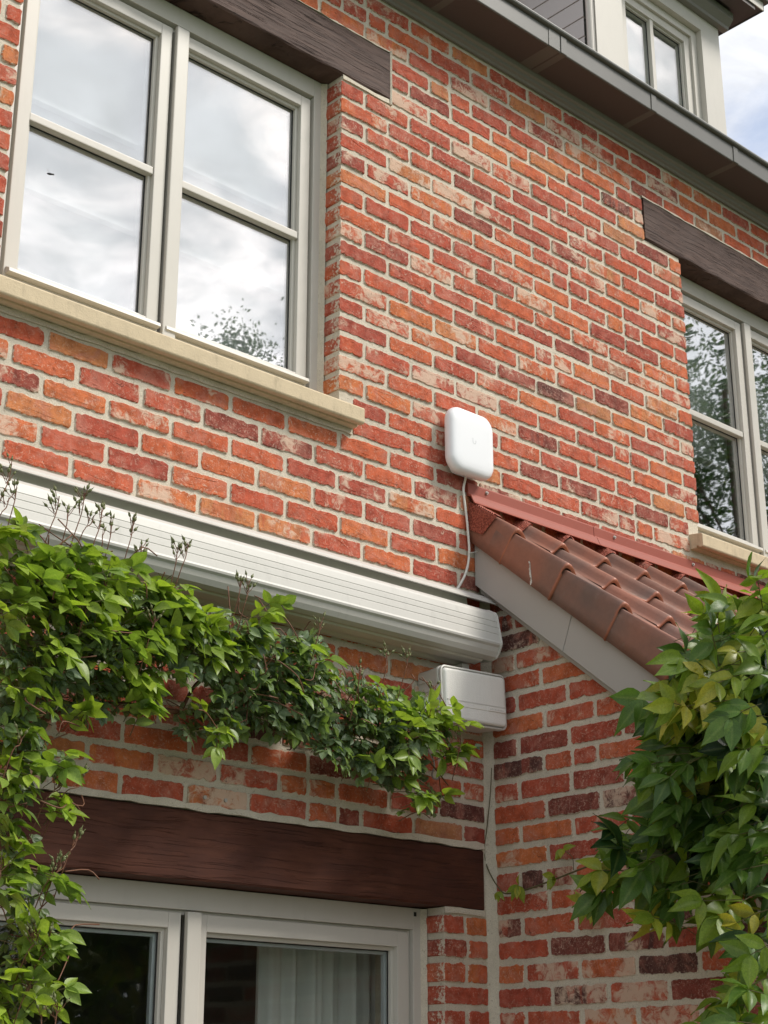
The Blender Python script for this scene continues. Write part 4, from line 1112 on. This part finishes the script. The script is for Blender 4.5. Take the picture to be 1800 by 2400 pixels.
for (px, py, wx, wy, y0, y1, na, nb) in CL:
    for i in range(na):
        a, q = rr_.uniform(0, 6.283), math.sqrt(rr_.random())
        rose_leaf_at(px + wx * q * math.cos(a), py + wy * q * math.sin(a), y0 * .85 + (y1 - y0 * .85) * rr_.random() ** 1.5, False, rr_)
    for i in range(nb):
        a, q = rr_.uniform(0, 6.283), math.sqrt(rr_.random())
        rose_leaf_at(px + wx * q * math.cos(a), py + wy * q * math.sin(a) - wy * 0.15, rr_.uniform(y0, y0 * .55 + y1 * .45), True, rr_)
fo.build(rose)
# side shoots inside the clumps
for (px, py, wx, wy, y0, y1, na, nb) in CL:
    for i in range(max(2, (na + nb) // 9)):
        a = atY(px + rr_.uniform(-wx, wx), py + rr_.uniform(-wy, wy), rr_.uniform(y0, y1))
        b = a + Vector((rr_.uniform(-.12, .12), rr_.uniform(-.05, .05), rr_.uniform(-.04, .10)))
        cane.tube(smoothpath([a, (a + b) / 2 + rvec(rr_, .015), b], 3), 0.0016, 5)
cane.build('cane', M['redstem'], rose, smooth=True)
tag(stm.build('leaf_stalks', M['stem'], rose), kind='stuff')
def bud_cluster(px, py, Y, h, nb, lean, r):
    """upright truss: stem foot at the pixel, buds above"""
    b = atY(px, py, Y); mb = MB(); st = MB()
    top = b + Vector((lean, 0, h)); st.tube(smoothpath([b + Vector((-lean * .5, .03, -.09)), b, (b + top) / 2 + Vector((lean * .25, 0, 0)), top], 3), 0.0013, 5)
    for i in range(nb):
        t = r.uniform(.40, .95); q = b.lerp(top, t); e = q + Vector((r.uniform(-.020, .020), r.uniform(-.01, .01), r.uniform(.012, .030)))
        st.tube([q, q.lerp(e, .6) + Vector((0, 0, -.002)), e], 0.0009, 4)
        ax_ = (e - q).normalized(); ro = ax_.to_track_quat('Z', 'Y').to_matrix(); s_ = r.uniform(.8, 1.25)
        mb.sphere(e, .0034 * s_, .0034 * s_, .0052 * s_, 7, 5, ro)
        mb.tube([e + ax_ * .004 * s_, e + ax_ * .0115 * s_], lambda t: .0018 * (1 - t) + .0002, 4)
    o = tag(mb.build('bud_cluster', M['bud'], rose, smooth=True), kind='stuff'); st.build('bud_stalk', M['redstem'], o)
for a in [(5, 1165, -.40, .085, 9, .018), (0, 1210, -.4, .05, 4, .02), (30, 1195, -.40, .05, 6, .006), (118, 1240, -.40, .085, 9, .018), (155, 1240, -.40, .05, 5, .004), (178, 1245, -.38, .100, 11, .018), (196, 1245, -.38, .045, 5, .026), (222, 1270, -.38, .080, 9, .016), (255, 1278, -.38, .055, 7, .006), (240, 1280, -.38, .03, 2, .0), (300, 1288, -.36, .075, 8, .012), (325, 1345, -.36, .075, 9, .006), (410, 1335, -.34, .06, 7, .006), (425, 1335, -.34, .075, 9, .018),
          (575, 1415, -.28, .065, 8, .012), (560, 1400, -.28, .05, 5, .006), (745, 1495, -.25, .045, 7, .012), (840, 1610, -.25, .055, 6, .006), (950, 1575, -.24, .045, 7, .012), (905, 1570, -.24, .045, 7, .004), (1015, 1645, -.24, .05, 7, .004), (1078, 1755, -.22, .03, 5, .006),
          (110, 1870, -.40, .045, 10, .04), (150, 1860, -.40, .04, 8, .05), (160, 2005, -.40, .045, 7, .02), (125, 2055, -.40, .04, 5, .03), (105, 2075, -.40, .05, 12, .035), (60, 2240, -.42, .06, 14, .03), (85, 2260, -.42, .06, 14, .03), (50, 2350, -.42, .045, 6, .02), (125, 2420, -.42, .06, 10, .006), (95, 2420, -.42, .05, 8, .0), (0, 2060, -.42, .03, 6, .0), (30, 1760, -.42, .03, 4, .02), (190, 1470, -.42, .04, 8, .01), (240, 1400, -.42, .04, 8, .01), (355, 1480, -.4, .04, 8, .01)]:
    bud_cluster(*a, rr_)

# ---- wisteria climbing at the right, over the verge of the extension
rw_ = random.Random(33)
wis = tag(empty('wisteria', (3.35, -1.35, 0.0)), 'wisteria with large pointed green leaves hanging over the extension roof', 'wisteria')
wv_ = [leaf_variant(1.0, 0.44, R(12), 0.16, 0.95, 6, 0.026, 5), leaf_variant(1.0, 0.47, R(16), 0.30, 0.9, 6, 0.030, 6), leaf_variant(1.0, 0.41, R(8), 0.42, 1.0, 6, 0.028, 7), leaf_variant(1.0, 0.50, R(18), 0.05, 0.9, 6, 0.022, 8), leaf_variant(1.0, 0.46, R(26), 0.36, 0.95, 6, 0.02, 9)]
fw_ = Foliage(wv_, M['wisteria'], 'wisteria_leaf'); ws = MB(); wc = MB()
WC = [(1710, 1450, 110, 60, 3.75, 4.1, 15, .55), (1775, 1400, 45, 60, 3.7, 3.9, 9, .6), (1650, 1530, 75, 50, 3.75, 4.05, 10, .5), (1680, 1560, 115, 70, 3.7, 4.2, 24, .55), (1560, 1615, 60, 55, 3.8, 4.1, 6, .5), (1640, 1640, 115, 60, 3.7, 4.2, 19, .75), (1740, 1600, 80, 120, 3.65, 4.2, 26, .5),
      (1600, 1780, 120, 60, 3.75, 4.2, 24, .42), (1740, 1800, 80, 120, 3.7, 4.2, 34, .3), (1560, 1830, 75, 50, 3.9, 4.3, 10, .6), (1620, 1920, 130, 60, 3.8, 4.3, 26, .3), (1740, 1980, 80, 100, 3.7, 4.3, 30, .32), (1480, 1960, 90, 40, 4.0, 4.35, 14, .3), (1560, 2050, 120, 50, 3.9, 4.3, 20, .4), (1440, 2060, 60, 50, 4.05, 4.35, 7, .35), (1570, 2140, 70, 40, 3.9, 4.2, 6, .5), (1700, 2120, 80, 60, 3.75, 4.2, 14, .5),
      (1760, 2220, 40, 60, 3.75, 4.1, 8, .35), (1740, 2330, 70, 50, 3.7, 4.1, 10, .65), (1700, 2400, 80, 40, 3.7, 4.1, 9, .5), (1780, 2420, 40, 60, 3.7, 4.1, 8, .4),
      (1720, 1760, 110, 360, 4.12, 4.45, 150, .03), (1790, 1700, 40, 380, 3.95, 4.4, 110, .04), (1620, 1700, 90, 150, 4.15, 4.4, 50, .04), (1640, 1990, 90, 90, 4.15, 4.4, 34, .04), (1860, 1800, 60, 500, 3.7, 4.4, 70, .25)]  # low-tint clumps: the plant's deep inner shade put into leaf colour
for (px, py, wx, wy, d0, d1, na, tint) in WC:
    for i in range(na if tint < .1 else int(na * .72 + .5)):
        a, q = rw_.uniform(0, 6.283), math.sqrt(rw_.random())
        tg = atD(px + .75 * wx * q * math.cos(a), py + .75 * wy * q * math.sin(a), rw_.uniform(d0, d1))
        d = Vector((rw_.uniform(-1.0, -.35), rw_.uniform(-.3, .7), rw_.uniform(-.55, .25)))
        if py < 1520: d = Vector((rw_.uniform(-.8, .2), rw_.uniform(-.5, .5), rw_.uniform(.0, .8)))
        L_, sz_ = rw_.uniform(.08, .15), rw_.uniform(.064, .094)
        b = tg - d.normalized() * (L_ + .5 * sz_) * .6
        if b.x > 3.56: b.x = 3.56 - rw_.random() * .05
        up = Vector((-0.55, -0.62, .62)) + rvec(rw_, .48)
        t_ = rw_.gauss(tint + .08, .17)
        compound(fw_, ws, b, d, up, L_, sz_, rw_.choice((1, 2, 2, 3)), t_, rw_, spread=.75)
# pale young leaves near the corner and a tendril running along the wall
tp = [atX(px, py, 3.60) for px, py in ((1500, 1985), (1430, 2010), (1330, 2050), (1250, 2080), (1190, 2095), (1170, 2082), (1150, 2050), (1139, 2020), (1137, 1985), (1143, 1930), (1150, 1860), (1153, 1800))]
wc.tube(smoothpath(tp, 4), lambda t: .0030 - .0016 * t, 6)
wc.tube(smoothpath([atX(1345, 2040, 3.585), atX(1342, 2010, 3.575), atX(1325, 1995, 3.57)], 4), .0012, 5)
for (px, py, n_, sz) in ((1320, 1990, 4, .045), (1215, 2075, 7, .045), (1300, 2055, 5, .05), (1170, 2090, 3, .03), (1370, 2110, 5, .05), (1375, 2130, 3, .05), (1400, 2120, 3, .05)):
    b = atX(px, py, 3.575)
    for i in range(n_):
        fw_.leaf(b, Vector((rw_.uniform(-.5, .1), rw_.uniform(-.8, .8), rw_.uniform(-1, .3))), Vector((-1, -.4, .3)) + rvec(rw_, .3), sz * rw_.uniform(.8, 1.2), rw_.uniform(.72, .95), .55)
fw_.build(wis)
for pp in ([(3.42, -1.30, 0), (3.44, -1.32, 1.0), (3.40, -1.28, 1.8), (3.46, -1.2, 2.4), (3.50, -1.1, 2.8)], [(3.40, -1.28, 1.8), (3.42, -1.05, 2.1), (3.5, -.85, 2.15), (3.58, -.66, 2.12)], [(3.46, -1.2, 2.4), (3.36, -1.1, 2.6), (3.3, -.95, 2.62)]):
    wc.tube(smoothpath([Vector(p) for p in pp], 5), lambda t: .014 - .011 * t, 7)
for (a, b) in (((1700, 2000), (1790, 1720)), ((1745, 1960), (1800, 1700)), ((1690, 1880), (1740, 1790))):
    wc.tube([atD(*a, 3.95), atD((a[0] + b[0]) / 2 + 4, (a[1] + b[1]) / 2, 3.94), atD(*b, 3.95)], .0014, 5)
wc.build('vine_stem', M['stem'], wis, smooth=True)
tag(ws.build('leaf_stalks', M['stem'], wis), kind='stuff')

# ------------------------------------------------------------------ trees of the garden, mirrored in the panes
def garden_tree(loc, h, rad, nleaf, leafsz, seed, label, tint):
    r = random.Random(seed)
    t = tag(empty('garden_tree', loc), label, 'tree')
    L = Vector(loc); tr = MB()
    tr.tube(smoothpath([L, L + Vector((.1, 0, h * .35)), L + Vector((-.1, .1, h * .7)), L + Vector((0, 0, h * .95))], 4), lambda t: .16 * (1 - t) + .02, 8)
    cl = []
    for i in range(26):
        z_ = h * r.uniform(.22, 1.0); q = rad * math.sqrt(max(0.05, 1 - ((z_ / h - .5) / .56) ** 2)) * math.sqrt(r.random())
        a = r.uniform(0, 6.283); c = L + Vector((q * math.cos(a), q * math.sin(a), z_)); cl.append(c)
        tr.tube([L + Vector((0, 0, z_ * .75)), c], .025, 5)
    tr.build('trunk', M['bark'], t)
    vs, fs, cols = [], [], []
    for i in range(nleaf):
        c = r.choice(cl) + rvec(r, rad * .20)
        d = rvec(r).normalized(); n_ = rvec(r).normalized(); y_ = n_.cross(d).normalized()
        k = len(vs); s_ = leafsz * r.uniform(.6, 1.3)
        vs += [tuple(c), tuple(c + d * s_ * .5 + y_ * s_ * .28), tuple(c + d * s_), tuple(c + d * s_ * .5 - y_ * s_ * .28)]; fs.append((k, k + 1, k + 2, k + 3))
        cols += [(min(1, max(0, r.gauss(tint, .15))), r.uniform(.2, .9), 0, 1)] * 4
    me = bpy.data.meshes.new('crown'); me.from_pydata(vs, [], fs)
    at = me.attributes.new('tint', 'FLOAT_COLOR', 'POINT'); at.data.foreach_set('color', [q for c in cols for q in c])
    o = link('crown', me, M['treeleaf'], t); o.color = (0, 0, 0, 1); tag(o, kind='stuff')
garden_tree((15.3, -6.6, 0), 10.3, 2.6, 60000, .075, 51, 'tall leafy garden tree mirrored in the right window', .35)
garden_tree((9.25, -8.4, 0), 9.0, 1.0, 26000, .055, 52, 'slim garden tree mirrored low in the left window', .35)
garden_tree((6.4, -4.9, 0), 3.0, 1.5, 8000, .11, 53, 'yellow-green garden shrub mirrored in the patio door', .85)
garden_tree((11.0, -9.5, 0), 4.5, 3.2, 12000, .16, 54, 'dark hedge-like tree mirrored in the patio door', .12)
